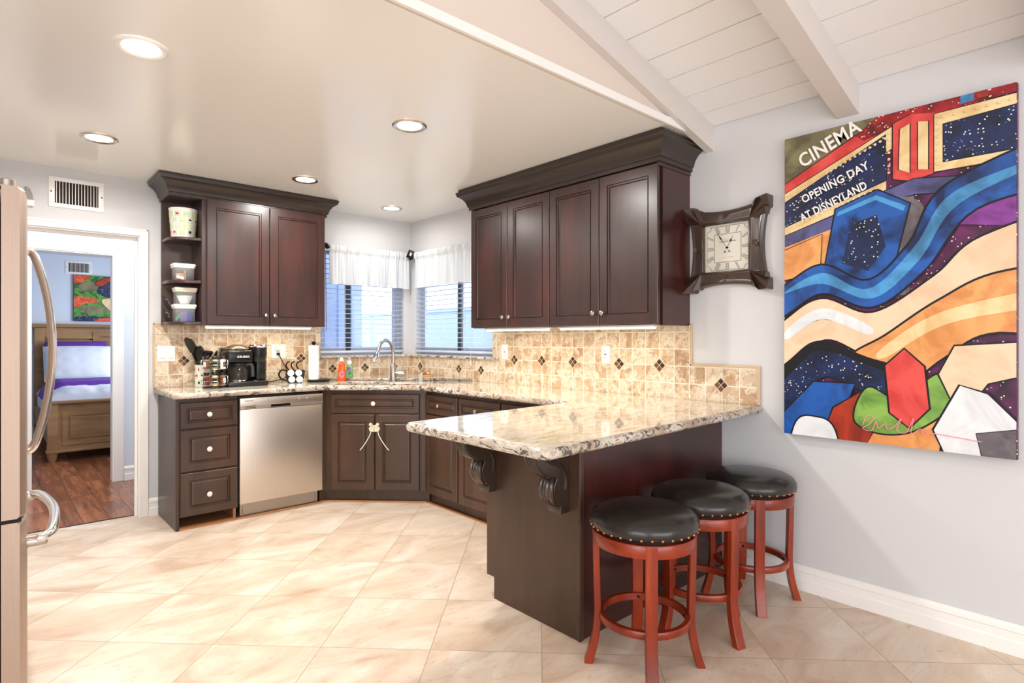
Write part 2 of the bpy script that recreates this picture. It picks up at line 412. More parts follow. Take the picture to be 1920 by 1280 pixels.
def curve_mesh(name, splines, extr, bev=0., res=3, mat=None, parent=None, T=None, second=None, off=True):
    cu = bpy.data.curves.new('c', 'CURVE'); cu.dimensions = '2D'; cu.fill_mode = 'BOTH'; cu.extrude = extr; cu.bevel_depth = bev; cu.bevel_resolution = res
    if off: cu.offset = -bev
    for pts in splines:
        sp = cu.splines.new('POLY'); sp.points.add(len(pts)-1); sp.use_cyclic_u = True
        for q, (x, y) in zip(sp.points, pts): q.co = (x, y, 0, 1)
    return _conv(cu, name, mat, parent, T, second)
def _conv(cu, name, mat, parent, T, second=None):
    tmp = bpy.data.objects.new('t', cu); COL.objects.link(tmp)
    me = bpy.data.meshes.new_from_object(tmp.evaluated_get(bpy.context.evaluated_depsgraph_get()))
    bpy.data.objects.remove(tmp); bpy.data.curves.remove(cu)
    me.name = name
    if T: me.transform(T)
    if parent is not None and parent.name in XF: me.transform(XF[parent.name].inverted())
    me.materials.clear()
    for q in ([mat] if isinstance(mat, str) else mat): me.materials.append(MATS[q])
    o = bpy.data.objects.new(name, me); COL.objects.link(o)
    if parent is not None: o.parent = parent; XF[o.name] = XF.get(parent.name, Matrix())
    if second is not None:
        for p in me.polygons: p.material_index = second(p)
    return o
def text(name, body, size, T, mat, parent, depth=.0006, align='CENTER', shear=0., sx=1.):
    cu = bpy.data.curves.new('f', 'FONT'); cu.body = body; cu.size = size; cu.extrude = depth; cu.align_x = align; cu.align_y = 'CENTER'; cu.shear = shear; cu.space_character = 1.05; cu.resolution_u = 3
    cu.offset = size*.02
    return _conv(cu, name, mat, parent, T @ Matrix.Diagonal((sx, 1, 1, 1)))
def spline(ctrl, per=8, closed=True):
    n = len(ctrl); out = []
    for i in range(n if closed else n-1):
        p0, p1, p2, p3 = [Vector(ctrl[(i+k) % n] if closed else ctrl[min(max(i+k, 0), n-1)]) for k in (-1, 0, 1, 2)]
        for j in range(per):
            t = j/per
            out.append(.5*((2*p1)+(p2-p0)*t+(2*p0-5*p1+4*p2-p3)*t*t+(3*p1-p0-3*p2+p3)*t**3))
    if not closed: out.append(Vector(ctrl[-1]))
    return out
def round_poly(pts, rads, seg=6):
    out = []; n = len(pts)
    for i, (x, y) in enumerate(pts):
        r = rads[i] if isinstance(rads, (list, tuple)) else rads; p = Vector((x, y)); a = Vector(pts[i-1]); b = Vector(pts[(i+1) % n])
        if r <= 0: out.append((x, y)); continue
        da = (a-p).normalized(); dbv = (b-p).normalized(); half = da.angle(dbv)/2; t = r/math.tan(half)
        c = p+(da+dbv).normalized()*(r/math.sin(half)); s0 = p+da*t-c; s1 = p+dbv*t-c
        a0 = math.atan2(s0.y, s0.x); a1 = math.atan2(s1.y, s1.x); d = (a1-a0+PI) % (2*PI)-PI
        for k in range(seg+1): out.append((c.x+r*math.cos(a0+d*k/seg), c.y+r*math.sin(a0+d*k/seg)))
    return out

# ================================================================== THE SETTING
def wall_slab(name, axis, p0, p1, a0, a1, z0, z1, holes, mat):
    """axis='y': slab between y=p0..p1, running a0..a1 along x; axis='x' likewise."""
    mb = MB()
    cuts = sorted({a0, a1, *[h[0] for h in holes], *[h[1] for h in holes]})
    def bx(u0, u1, w0, w1):
        if u1-u0 < 1e-4 or w1-w0 < 1e-4: return
        if axis == 'y': mb.box((u0, p0, w0), (u1, p1, w1))
        else: mb.box((p0, u0, w0), (p1, u1, w1))
    for u0, u1 in zip(cuts, cuts[1:]):
        h = [q for q in holes if q[0] <= u0+1e-6 and q[1] >= u1-1e-6]
        if h: bx(u0, u1, z0, h[0][2]); bx(u0, u1, h[0][3], z1)
        else: bx(u0, u1, z0, z1)
    return struct(mb.build(name, mat, auto=None))
HX0, HY0 = -4.0, -4.6
struct(MB().box((HX0, HY0, -.1), (XB, 4.915, 0)).build('floor', 'travertine', auto=None))
struct(MB().box((-1.6, 4.915, -.1), (2.35, 9.92, 0)).build('floor_hallway', 'hall_planks', auto=None))
struct(MB().box((.1, 4.908, 0), (.813, 4.922, .003)).build('trim_1', 'black_matte', auto=None))
WAx0, WAx1, WBy0, WBy1, WZ0, WZ1 = 2.146, 2.986, 3.585, 4.758, 1.124, 2.09
wall_slab('wall_back', 'y', YA, YA+.12, -.75, XB+.12, 0, ZC, [(.10, .813, 0, 2.0), (WAx0, WAx1, WZ0, WZ1)], 'wall_paint')
wall_slab('wall_right', 'x', XB, XB+.14, HY0, YA, 0, ZV+.02, [(WBy0, WBy1, WZ0, WZ1)], 'wall_paint')
wall_slab('wall_left', 'x', -.87, -.75, YE, YA+.12, 0, ZC, [], 'wall_paint')
wall_slab('wall_kitchen_end', 'y', YE, YE+.12, HX0, -.75, 0, ZC, [], 'wall_paint')
wall_slab('wall_living_back', 'y', HY0-.12, HY0, HX0, XB+.14, 0, 3.5, [(-3.0, 2.2, .25, 2.3)], 'wall_paint')
wall_slab('wall_living_left', 'x', HX0-.12, HX0, HY0, YE+.12, 0, 3.4, [(-3.6, .2, .25, 2.25)], 'wall_paint')
struct(MB().box((-.87, YE+.02, ZC), (XB+.14, YA+.12, ZC+.1)).build('ceiling', 'ceiling_paint', auto=None))
# gable between the flat ceiling and the vault
XR = -.5; ZR = ZV+SV*(XB-XR)
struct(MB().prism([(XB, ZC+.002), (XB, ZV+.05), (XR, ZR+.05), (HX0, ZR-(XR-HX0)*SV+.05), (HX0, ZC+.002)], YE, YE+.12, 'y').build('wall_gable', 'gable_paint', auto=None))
# trim strip along the ceiling edge
struct(MB().box((HX0, YE-.014, ZC-.004), (XB, YE, ZC+.034)).build('trim_2', 'trim_white', auto=None))
# vault: planks with v-grooves (real boards)
mb = MB(); PW = .17; gap = .008; x = XB-.137
def vz(x): return ZV+SV*(XB-x) if x >= XR else ZR-SV*(XR-x)
edges = [XB]
while x > HX0: edges.append(x); x -= PW
edges.append(HX0)
for e0, e1 in zip(edges, edges[1:]):
    a, b_ = e0-gap/2, e1+gap/2
    for (p, q) in (((a, b_),) if not (b_ < XR < a) else ((a, XR), (XR, b_))):
        mb.prism([(p, vz(p)), (p, vz(p)+.03), (q, vz(q)+.03), (q, vz(q))], HY0, YE, 'y')
struct(mb.build('ceiling_vault', 'vault_paint', auto=None))
struct(MB().prism([(XB, vz(XB)+.012), (XB, vz(XB)+.06), (XR, ZR+.06), (HX0, vz(HX0)+.06), (HX0, vz(HX0)+.012), (XR, ZR+.012)], HY0, YE, 'y').build('roof_deck', 'vault_paint', auto=None))
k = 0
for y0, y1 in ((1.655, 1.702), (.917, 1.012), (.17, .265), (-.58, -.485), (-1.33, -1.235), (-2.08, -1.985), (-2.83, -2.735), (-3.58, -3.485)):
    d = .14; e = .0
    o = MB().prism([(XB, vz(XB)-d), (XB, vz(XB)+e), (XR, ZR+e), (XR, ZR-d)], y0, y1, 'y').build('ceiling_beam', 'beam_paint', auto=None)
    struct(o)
# casings, jambs and baseboards
def casing(name, x0, x1, z1, yf, w=.05, t=.016, sides='lrt'):
    mb = MB()
    pr = [(0, t*.6), (.006, t), (w*.6, t), (w*.72, t*.7), (w, t*.55)]
    def bar(a, b): mb.box(a, b, .003)
    if 'l' in sides: bar((x0-w, yf-t, 0), (x0, yf, z1+w))
    if 'r' in sides: bar((x1, yf-t, 0), (x1+w, yf, z1+w))
    bar((x0, yf-t, z1), (x1, yf, z1+w)); bar((x0-w, yf-t-.005, z1+w-.014), (x1+w, yf-t+.002, z1+w))
    if 'r' in sides: bar((x1+w-.013, yf-t-.005, 0), (x1+w, yf-t+.002, z1+w))
    return struct(mb.build(name, 'trim_white'))
casing('door_1', .10, .813, 2.0, YA)
mb = MB(); mb.box((.805, YA, 0), (.813, YA+.12, 2.0)); mb.box((.10, YA, 0), (.108, YA+.12, 2.0)); mb.box((.108, YA, 1.992), (.805, YA+.12, 2.0)); mb.box((.108, YA+.05, 1.975), (.805, YA+.075, 1.992)); mb.box((.79, YA+.05, 0), (.805, YA+.075, 1.975))
struct(mb.build('trim_3', 'trim_white', auto=None))
BP = [(0, 0), (.016, 0), (.016, .055), (.012, .062), (.012, .092), (.016, .096), (.014, .112), (.006, .122), (0, .124)]
def baseboard(name, path, side): return struct(MB().sweep(path, BP, side=side).build(name, 'trim_white', auto=20))
baseboard('baseboard_right', [(XB, 1.59, 0), (XB, HY0, 0)], -1)
baseboard('baseboard_back', [(.924, YA, 0), (.864, YA, 0)], 1)
# hallway and bedroom shell
wall_slab('wall_hall', 'y', 6.2, 6.32, -1.6, 2.35, 0, ZC, [(.275, .845, 0, 2.02)], 'wall_cool')
wall_slab('wall_hall_end', 'x', -1.72, -1.6, YA+.12, 10., 0, ZC, [], 'wall_cool')
wall_slab('wall_hall_right', 'x', 1.95, 2.05, YA+.12, 6.2, 0, ZC, [], 'wall_cool')
wall_slab('wall_bedroom_right', 'x', 2.25, 2.35, 6.32, 9.8, 0, ZC, [(7.2, 8.9, .9, 2.0)], 'wall_cool')
wall_slab('wall_bedroom', 'y', 9.80, 9.92, -1.6, 2.35, 0, ZC, [], 'wall_cool')
struct(MB().box((-1.6, YA+.121, ZC), (2.35, 9.92, ZC+.1)).build('ceiling_hall', 'wall_cool', auto=None))
casing('door_2', .275, .845, 2.02, 6.2, w=.075)
mb = MB(); mb.box((.837, 6.2, 0), (.845, 6.32, 2.02)); mb.box((.275, 6.2, 0), (.283, 6.32, 2.02)); mb.box((.283, 6.2, 2.012), (.837, 6.32, 2.02))
struct(mb.build('trim_4', 'trim_white', auto=None))
baseboard('baseboard_hall', [(1.95, 6.2, 0), (.922, 6.2, 0)], 1)
baseboard('baseboard_bedroom', [(2.25, 9.8, 0), (-1.6, 9.8, 0)], 1)

# ---- corner windows
def window(name, T, w, h, mull):
    """local: x along wall 0..w, y depth into the wall, z 0..h"""
    o = bpy.data.objects.new(name, None); COL.objects.link(o); o.location = T.to_translation(); struct(o)
    o.rotation_euler = T.to_euler(); XF[o.name] = T.copy()
    mb = MB(T); f = .04; y0, y1 = .075, .125
    mb.box((0, y0, 0), (w, y1, f)); mb.box((0, y0, h-f), (w, y1, h)); mb.box((0, y0, f), (f, y1, h-f)); mb.box((w-f, y0, f), (w, y1, h-f))
    mb.build('window_frame', 'frame_white', o, auto=None)
    for i, (a, b_) in enumerate(((f, mull), (mull, w-f))):
        mb = MB(T); s = .028; ya = y0+.008+.016*i
        mb.box((a, ya, f), (b_, ya+.014, f+s)); mb.box((a, ya, h-f-s), (b_, ya+.014, h-f)); mb.box((a, ya, f+s), (a+s, ya+.014, h-f-s)); mb.box((b_-s, ya, f+s), (b_, ya+.014, h-f-s))
        sh = mb.build('sash', 'frame_white', o, auto=None)
        MB(T).box((a+s, ya+.005, f+s), (b_-s, ya+.009, h-f-s)).build('pane', 'pane_glass', sh, auto=None)
    MB(T).box((mull-.022, y0+.0, f), (mull+.022, y0+.008, h-f)).build('window_stile', 'frame_dark', o, auto=None)
    return o
m, nt, b = newmat('pane_glass')
tp = N(nt, 'ShaderNodeBsdfTransparent'); tp.inputs[0].default_value = (.94, .97, 1, 1); gl = N(nt, 'ShaderNodeBsdfGlossy'); gl.inputs['Roughness'].default_value = .02
ms = N(nt, 'ShaderNodeMixShader'); ms.inputs[0].default_value = .05; L(nt, tp.outputs[0], ms.inputs[1]); L(nt, gl.outputs[0], ms.inputs[2]); L(nt, ms.outputs[0], nt.nodes['Material Output'].inputs[0])
TA = Matrix.Translation((WAx0, YA-.005, WZ0)); TB = Matrix.Translation((XB-.005, WBy1, WZ0)) @ Matrix.Rotation(-PI/2, 4, 'Z')
window('window_1', TA, WAx1-WAx0, WZ1-WZ0, .30)
window('window_2', TB, WBy1-WBy0, WZ1-WZ0, .62)
# ---- blinds hanging in the recesses
def blind(T, w, h, label, wand, cords):
    root = thing('window_blind', label, 'blinds', T.to_translation(), T.to_euler().z, 'horizontal blinds in the corner windows')
    MB(T).box((.004, .012, h-.045), (w-.004, .062, h-.004), .003).build('head_rail', 'blind_white', root)
    mb = MB(T); z = .068
    while z < h-.06:
        c = .0022; pts = [(.012, z), (.024, z+c), (.037, z+c*1.3), (.05, z+c), (.062, z)]
        mb.rings([[(xx, yy, zz+dz) for yy, zz in pts for dz in (0,)]+[(xx, yy, zz+.0022) for yy, zz in reversed(pts)] for xx in (.006, w-.006)], smooth=False)
        z += .0435
    mb.build('slats', 'blind_white', root, auto=40)
    MB(T).box((.006, .014, .022), (w-.006, .06, .042), .003).build('bottom_rail', 'blind_white', root)
    mb = MB(T)
    for c in cords: mb.tube([(c, .011, .04), (c, .011, h-.05)], .0012, 6)
    mb.build('ladder_cords', 'blind_white', root)
    if wand is not None:
        MB(T).tube([(wand, .004, h-.06), (wand+.004, -.004, .22)], .004, 8).build('tilt_wand', 'grey_line', root)
    return root
blind(TA, WAx1-WAx0, WZ1-WZ0, 'white horizontal blind in the window above the soap bottles', .05, (.10, .23, .34, .74))
bl = blind(TB, WBy1-WBy0, WZ1-WZ0, 'white horizontal blind in the window beside the long wall cupboard', None, (.10, .42, .78, 1.05))
p = TB @ Vector((.94, -.045, 0))
MB(TB).tube([(.94, -.0, .9), (.94, -.04, .3), (.94, -.045, -.03)], .0012, 6).build('pull_cord', 'blind_white', bl)
MB(TB).lathe([(.002, -.028), (.007, -.05), (.008, -.075), (.004, -.082)], (.94, -.045, 0), 10).build('tassel', 'cream_plastic', bl)
# ---- granite window sill, L-shaped into the corner
o = curve_mesh('window_sill', [round_poly([(2.10, YA+.07), (2.10, YA-.035), (XB-.035, YA-.035), (XB-.035, 3.50), (XB+.07, 3.50), (XB+.07, YA+.07)], [0, .01, .0, .01, 0, 0])], .007, .002, 2, 'granite_edge', T=Matrix.Translation((0, 0, 1.1125)))
tag(o, 'thin granite sill running round the corner under both blinds', 'window sill')
# ---- gathered valances
def valance(T, w, h, seed, label):
    root = thing('valance', label, 'curtain', T.to_translation(), T.to_euler().z, 'gathered valances over the corner windows')
    rnd = random.Random(seed); ph = [rnd.uniform(0, 6.28) for _ in range(8)]; nx, nz = 260, 26
    def off(u, v):
        s = (1-v)
        a = .004*math.sin(u*w*170+ph[0])*(1-.5*s)+.0035*math.sin(u*w*233+ph[1])*(1-.8*s)
        b_ = s**.7*(.021*math.sin(u*w*44+ph[2]+.8*math.sin(u*9+ph[3]))+.009*math.sin(u*w*71+ph[4])+.004*math.sin(u*w*120+ph[5]))
        return a+b_
    mb = MB(T); R = []
    for j in range(nz+1):
        v = j/nz; row = []
        for i in range(nx+1):
            u = i/nx; dz = .004*math.sin(u*w*44+ph[2])*(1-v)+(.004*math.sin(u*w*190+ph[6]) if j == nz else 0)
            row.append((u*w, -.03+off(u, v)-(.012 if .84 < v < .97 else 0), v*h+dz))
        R.append(row)
    mb.rings(R, False, False, True, closed=False)
    mb.build('cloth', 'valance_cloth', root, auto=70)
    MB(T).tube([(-.02, -.024, h-.03), (w+.02, -.024, h-.03)], .005, 10).build('rod', 'black_metal', root)
    return root
v1 = valance(Matrix.Translation((2.205, 4.795, 1.75)), .80, .345, 3, 'gathered white valance over the window above the soap bottles')
v2 = valance(Matrix.Translation((3.025, 4.65, 1.75)) @ Matrix.Rotation(-PI/2, 4, 'Z'), 1.05, .335, 9, 'gathered white valance running behind the long wall cupboard')
# square finial in the corner and the bracket by the wall cupboard
T = Matrix.Translation((2.985, 4.70, 2.07)) @ Matrix.Rotation(math.radians(-45), 4, 'Z') @ Matrix.Rotation(math.radians(22), 4, 'Y')
mb = MB(T); mb.mat('black_metal').box((-.035, -.008, -.04), (.035, .0, .04), .004); mb.box((-.028, -.014, -.032), (.028, -.008, .032), .003); mb.mat('nickel').box((-.010, -.018, -.016), (.010, -.013, .016), .003); mb.mat('black_metal').box((-.008, 0, -.05), (.008, .06, -.0), .003)
mb.build('square_finial', None, v2)
T = Matrix.Translation((2.185, 4.765, 2.07))
mb = MB(T); mb.mat('black_metal').sphere((0, 0, 0), .017, 10, (1, .8, 1.3)); mb.box((-.03, -.004, -.01), (0, .004, .03), .002); mb.box((-.006, 0, -.012), (.006, .06, 0), .002)
mb.build('finial', None, v1)
# ---- what stands outside
mb = MB(); mb.box((5.6, 3.5, -.3), (5.7, 12., 1.72)); mb.box((5.58, 3.5, 1.72), (5.72, 12., 1.78))
tag(mb.build('garden_wall', 'neighbour_blue', auto=None), 'pale blue garden wall seen through the blinds', 'wall')
mb = MB(); mb.box((2.40, 5.75, -.3), (3.03, 5.80, 2.5))
for xx in (2.45, 2.60, 2.75, 2.90): mb.box((xx, 5.735, -.3), (xx+.02, 5.75, 2.5))
tag(mb.build('side_gate', 'neighbour_blue', auto=None), 'pale blue panel outside the window above the soap bottles', 'gate')
struct(MB().box((2.36, -2, -.42), (12, 14, -.3)).build('ground', 'yard', auto=None))

# ---- backsplash with small diamond inlays
SPL = []
def inlay(T, parent):
    mb = MB(T @ Matrix.Rotation(PI/4, 4, 'Y')); s = .026; g = .0035
    mb.mat('grout').box((-s-g-.003, -.0015, -s-g-.003), (s+g+.003, .004, s+g+.003))
    for i, (a, c) in enumerate(((-1, -1), (-1, 1), (1, -1), (1, 1))):
        mb.mat('inlay_dark' if i % 2 else 'inlay_brown')
        mb.box((a*g/2 if a > 0 else -s-g/2, -.003, c*g/2 if c > 0 else -s-g/2), (s+g/2 if a > 0 else -g/2, .002, s+g/2 if c > 0 else -g/2), .0012)
    return mb.build('diamond_inlay', None, parent)
t = .010
mb = MB(); mb.mat('tile_back').box((.905, YA-t, CT), (WAx0, YA, 1.374)); mb.box((WAx0, YA-t, CT), (XB-t, YA, 1.1025))
mb.mat('tile_edge').box((.893, YA-t-.003, CT), (.906, YA, 1.384), .003); mb.box((.893, YA-t-.003, 1.372), (.96, YA, 1.384), .003)
bs = mb.build('tile_backsplash'); tag(bs, 'beige stone tile backsplash behind the coffee maker and sink', 'backsplash', 'stone tile backsplashes')
for x, z in ((1.09, 1.107), (1.975, 1.107), (2.256, 1.010), (2.568, 1.010), (2.87, 1.012)): inlay(Matrix.Translation((x, YA-t, z)), bs)
mb = MB(); mb.mat('tile_side').box((XB-t, 3.585, CT), (XB, YA-t, 1.1025)); mb.box((XB-t, 1.80, CT), (XB, 3.585, 1.352)); mb.box((XB-t, 1.400, CT), (XB, 1.80, 1.112))
mb.mat('tile_edge').box((XB-t-.004, 1.787, 1.112), (XB, 1.802, 1.358), .003); mb.box((XB-t-.004, 1.386, 1.110), (XB, 1.802, 1.126), .004); mb.box((XB-t-.004, 1.386, CT), (XB, 1.402, 1.115), .004)
bs = mb.build('tile_backsplash'); tag(bs, 'long beige stone tile backsplash stepping down at the bar end', 'backsplash', 'stone tile backsplashes')
for y, z in ((4.64, 1.012), (4.035, 1.010), (3.73, 1.010), (3.32, 1.108), (3.02, 1.108), (2.713, 1.108), (2.313, 1.108), (2.008, 1.108), (1.608, 1.010)):
    inlay(Matrix.Translation((XB-t, y, z)) @ Matrix.Rotation(-PI/2, 4, 'Z'), bs)

# ================================================================== CABINETS
def door_panel(mb, w, h, t, kind, fw=.058):
    """front leaf: local x 0..w, z 0..h, back at y=0, front at y=-t"""
    if kind == 'raised': rg = [(0, 0), (0, t-.004), (.004, t), (fw, t), (fw+.004, t-.009), (fw+.011, t-.009), (fw+.020, t-.001), (fw+.030, t+.000)]
    elif kind == 'slabline': rg = [(0, 0), (0, t-.003), (.003, t)]
    else: rg = [(0, 0), (0, t-.003), (.003, t), (fw, t), (fw+.002, t-.007), (fw+.006, t-.007), (fw+.008, t-.001), (fw+.013, t-.001), (fw+.017, t-.011)]
    R = [[(i, -d, i), (w-i, -d, i), (w-i, -d, h-i), (i, -d, h-i)] for i, d in rg]
    mb.rings(R, True, True, smooth=False); return mb
def front(T, w, h, kind, name, mat, parent, knob=None, fw=.058, t=.02, kn='nickel'):
    o = door_panel(MB(T), w, h, t, kind, fw).build(name, mat, parent, auto=None)
    if knob:
        K = T @ Matrix.Translation((knob[0], -t, knob[1]))
        if kn == 'nickel': mb = MB(K).mat('nickel').lathe([(.006, -.002), (.0055, -.012), (.008, -.015), (.0145, -.019), (.0155, -.023), (.012, -.029), (.004, -.031)], axis='y', n=16)
        else: mb = MB(K).mat('nickel').lathe([(.010, 0), (.007, -.006), (.0065, -.014)], axis='y', n=16); mb.mat('knob_white').lathe([(.006, -.012), (.015, -.016), (.0175, -.021), (.015, -.027), (.004, -.030)], axis='y', n=18)
        mb.build('knob', None, o)
    return o
R90 = Matrix.Rotation(-PI/2, 4, 'Z'); R45 = Matrix.Rotation(-PI/4, 4, 'Z')
def shade_gap(mb, *a): pass
# --- drawer base at the end of the run
c = thing('drawer_cabinet', 'dark three-drawer base cabinet next to the doorway', 'cabinet', (1.12, 4.56, 0))
MB().prism([(4.30, 0), (4.82, 0), (4.82, .874), (4.30, .874)], .925, .945, 'x').build('end_panel', 'espresso_base', c, auto=None, bevel=.001)
MB().box((.9452, 4.305, .085), (1.309, 4.82, .874)).build('body', 'espresso_base', c, auto=None)
for z0, z1, kz in ((.672, .846, .761), (.386, .663, .526), (.090, .377, .222)):
    front(Matrix.Translation((.949, 4.304, z0)), .358, z1-z0, 'raised', 'drawer', 'espresso_base', c, (.172, kz-z0), fw=.036 if z0 > .6 else .05, kn='white')
MB().box((1.292, 4.34, 0), (1.309, 4.82, .086)).build('inner_foot', 'raw_wood', c, auto=None)
MB().box((.9452, 4.315, 0), (1.292, 4.82, .012)).build('base_board', 'raw_wood', c, auto=None)
# --- dishwasher
d = thing('dishwasher', 'stainless dishwasher with a slot handle between dark cabinets', 'dishwasher', (1.62, 4.56, 0))
MB().box((1.322, 4.33, .10), (1.918, 4.80, .862)).build('tub', 'dark_grey', d, auto=None)
mb = MB(); mb.mat('steel').box((1.317, 4.275, .108), (1.921, 4.33, .772), .004)
dd = mb.build('door', None, d)
# control panel with recessed grip
mb = MB(); mb.mat('steel'); x0, x1, z0, z1, y0, y1 = 1.317, 1.921, .774, .852, 4.272, 4.33; gx0, gx1, gz0, gz1 = 1.530, 1.672, .778, .796
mb.box((x0, y0, gz1), (x1, y1, z1), .002); mb.box((x0, y0, z0), (gx0, y1, gz1)); mb.box((gx1, y0, z0), (x1, y1, gz1)); mb.box((gx0, y0, z0), (gx1, y1, gz0)); mb.mat('shadow_gap').box((gx0, y0+.02, gz0), (gx1, y1, gz1))
cp = mb.build('control_panel', None, d, auto=30)
mb = MB().mat('black_matte'); mb.box((1.352, 4.2712, .792), (1.424, 4.2722, .7955)); mb.box((1.352, 4.2712, .782), (1.424, 4.2722, .7855)); mb.build('vent_slots', None, cp, auto=None)
Rw = Matrix.Rotation(PI/2, 4, 'X')
text('lettering', 'SAMSUNG', .011, Matrix.Translation((1.378, 4.2715, .832)) @ Rw, 'black_print', cp, sx=1.2)
mb = MB()
for i, x in enumerate((1.715, 1.735, 1.755, 1.775, 1.795, 1.815)): mb.mat('white_plastic' if i in (1, 4) else 'grey_line').lathe([(.004 if i in (1, 4) else .003, 0), (.004, -.0008)], (x, 4.2722, .826), 10, 'y')
for x in (1.845, 1.870):
    mb.mat('grey_line')
    for a, b_ in (((x, .836), (x+.018, .8366)), ((x, .822), (x+.018, .8226)), ((x, .822), (x+.0006, .8366)), ((x+.018, .822), (x+.0186, .8366))): mb.box((a[0], 4.2712, a[1]), (b_[0], 4.2722, b_[1]))
for x in (1.715, 1.75, 1.79): mb.box((x, 4.2712, .838), (x+.02, 4.2722, .8388))
mb.build('control_markings', None, cp, auto=None)
mb = MB(); mb.mat('brushed_nickel').box((1.335, 4.335, .012), (1.905, 4.35, .104)); mb.mat('dark_grey')
for x in (1.352, 1.886):
    for z in (.03, .045, .06, .075): mb.lathe([(.004, 0), (.004, -.001)], (x, 4.3352, z), 8, 'y')
mb.build('kick_plate', None, d, auto=None)
# --- corner sink base on the diagonal
c = thing('sink_cabinet', 'dark diagonal corner cabinet with two doors under the sink', 'cabinet', (2.5, 4.3, 0))
mb = MB(); mb.prism([(1.926, 4.302), (1.957, 4.302), (2.515, 3.744), (3.05, 3.744), (3.05, 4.81), (1.926, 4.81)], .095, .874)
mb.build('body', 'espresso_base', c, auto=None)
mb = MB(); mb.prism([(1.926, 4.345), (1.975, 4.345), (2.558, 3.762), (3.05, 3.762), (3.05, 4.81), (1.926, 4.81)], 0, .095)
mb.build('toe_kick', 'espresso_base', c, auto=None)
TD = Matrix.Translation((1.957, 4.302, 0)) @ R45
front(TD @ Matrix.Translation((.046, -.001, .695)), .694, .150, 'raised', 'drawer', 'espresso_base', c, (.34, .078), fw=.038, kn='white')
front(TD @ Matrix.Translation((.046, -.001, .102)), .3445, .585, 'raised', 'door', 'espresso_base', c, None)
front(TD @ Matrix.Translation((.3955, -.001, .102)), .3445, .585, 'raised', 'door', 'espresso_base', c, None)
# child latch hanging on the two doors
TL = TD @ Matrix.Translation((.393, -.024, .582))
lk = thing('cabinet_lock', 'white plastic child lock with two dangling straps on the sink doors', 'child lock', TL.to_translation(), -PI/4)
mb = MB(TL); mb.prism(round_poly([(-.034, -.026), (.034, -.026), (.044, .0), (.028, .026), (-.028, .026), (-.044, 0)], .012, 4), -.012, .002, 'y'); mb.build('plate', 'cream_plastic', lk, bevel=.002)
MB(TL).box((-.0008, -.0135, -.026), (.0008, -.011, .026)).build('seam', 'shadow_gap', lk, auto=None)
for s in (-1, 1): MB(TL).lathe([(.013, 0), (.014, -.008), (.012, -.014), (.004, -.016)], (s*.027, -.006, .030), 16, 'y').build('button', 'cream_plastic', lk)
for s in (-1, 1):
    pts = [(s*.026, -.004, -.022), (s*.034, -.008, -.05), (s*.055, -.008, -.09), (s*.085, -.006, -.135), (s*.112, -.006, -.168)]
    MB(TL).tube(spline(pts, 5, False), .0036, 6).build('strap', 'white_plastic', lk)
# --- base run along the side wall
def side_unit(y1, y0, label, nm='base_cabinet', knob=True):
    c = thing(nm, label, 'cabinet', (2.78, (y0+y1)/2, 0), 0, 'base cabinets under the long counter')
    MB().box((2.518, y0, .085), (3.05, y1, .874)).build('body', 'espresso_base', c, auto=None)
    MB().box((2.56, y0, 0), (3.05, y1, .085)).build('toe_kick', 'espresso_base', c, auto=None)
    w = y1-y0-.012
    T0 = Matrix.Translation((2.517, y1-.006, 0)) @ R90
    front(T0 @ Matrix.Translation((0, 0, .700)), w, .146, 'raised', 'drawer', 'espresso_base', c, (w/2-.01, .072) if knob else None, fw=.036, kn='nickel')
    front(T0 @ Matrix.Translation((0, 0, .092)), w, .600, 'raised', 'door', 'espresso_base', c, None)
    return c
side_unit(3.742, 3.322, 'dark base cabinet with a knobbed drawer beside the sink doors')
side_unit(3.318, 2.86, 'dark base cabinet partly hidden behind the bar top')
side_unit(2.856, 2.24, 'dark base cabinet in the inner corner of the bar')
# raw wood strip at the foot of the cabinets
mb = MB()
for a, b_ in (((.950, 4.300), (1.31, 4.300)), ((1.312, 4.312), (1.925, 4.312)), ((1.925, 4.322), (1.965, 4.322)), ((1.965, 4.320), (2.53, 3.755)), ((2.53, 3.745), (2.53, 2.26))):
    dx, dy = Vector((b_[0]-a[0], b_[1]-a[1])).normalized(); nx_, ny_ = -dy, dx
    mb.prism([(a[0], a[1]), b_, (b_[0]+nx_*.016, b_[1]+ny_*.016), (a[0]+nx_*.016, a[1]+ny_*.016)], 0.0005, .010)
tag(mb.build('floor_edge_strip', 'raw_wood', auto=None), 'thin bare wood strip on the floor along the cabinet feet', 'edge strip')
# --- peninsula
c = thing('bar_cabinet', 'dark bar peninsula panelled on the end and back', 'cabinet', (2.45, 1.9, 0))
MB().prism([(1.60, 0), (2.150, 0), (2.150, .105), (2.205, .105), (2.205, .874), (1.60, .874)], 1.84, 1.858, 'x').build('end_panel', 'espresso_base', c, auto=None, bevel=.001)
MB().box((1.8582, 1.60, 0), (XB-.016, 1.618, .874)).build('back_panel', 'espresso_red', c, auto=None)
MB().box((1.836, 1.594, 0), (1.862, 1.61, .874), .002).build('corner_bead', 'espresso_base', c)
MB().box((1.8582, 1.6182, .105), (3.04, 2.205, .874)).build('body', 'espresso_base', c, auto=None)
MB().box((1.8582, 1.6182, 0), (3.04, 2.14, .105)).build('toe_kick', 'raw_wood', c, auto=None)
for x0 in (1.862,):
    T0 = Matrix.Translation((x0+.62, 2.2052, .11)) @ Matrix.Rotation(PI, 4, 'Z')
    front(T0, .31, .755, 'raised', 'door', 'espresso_base', c, None, t=.022); front(T0 @ Matrix.Translation((.315, 0, 0)), .31, .755, 'raised', 'door', 'espresso_base', c, None, t=.022)
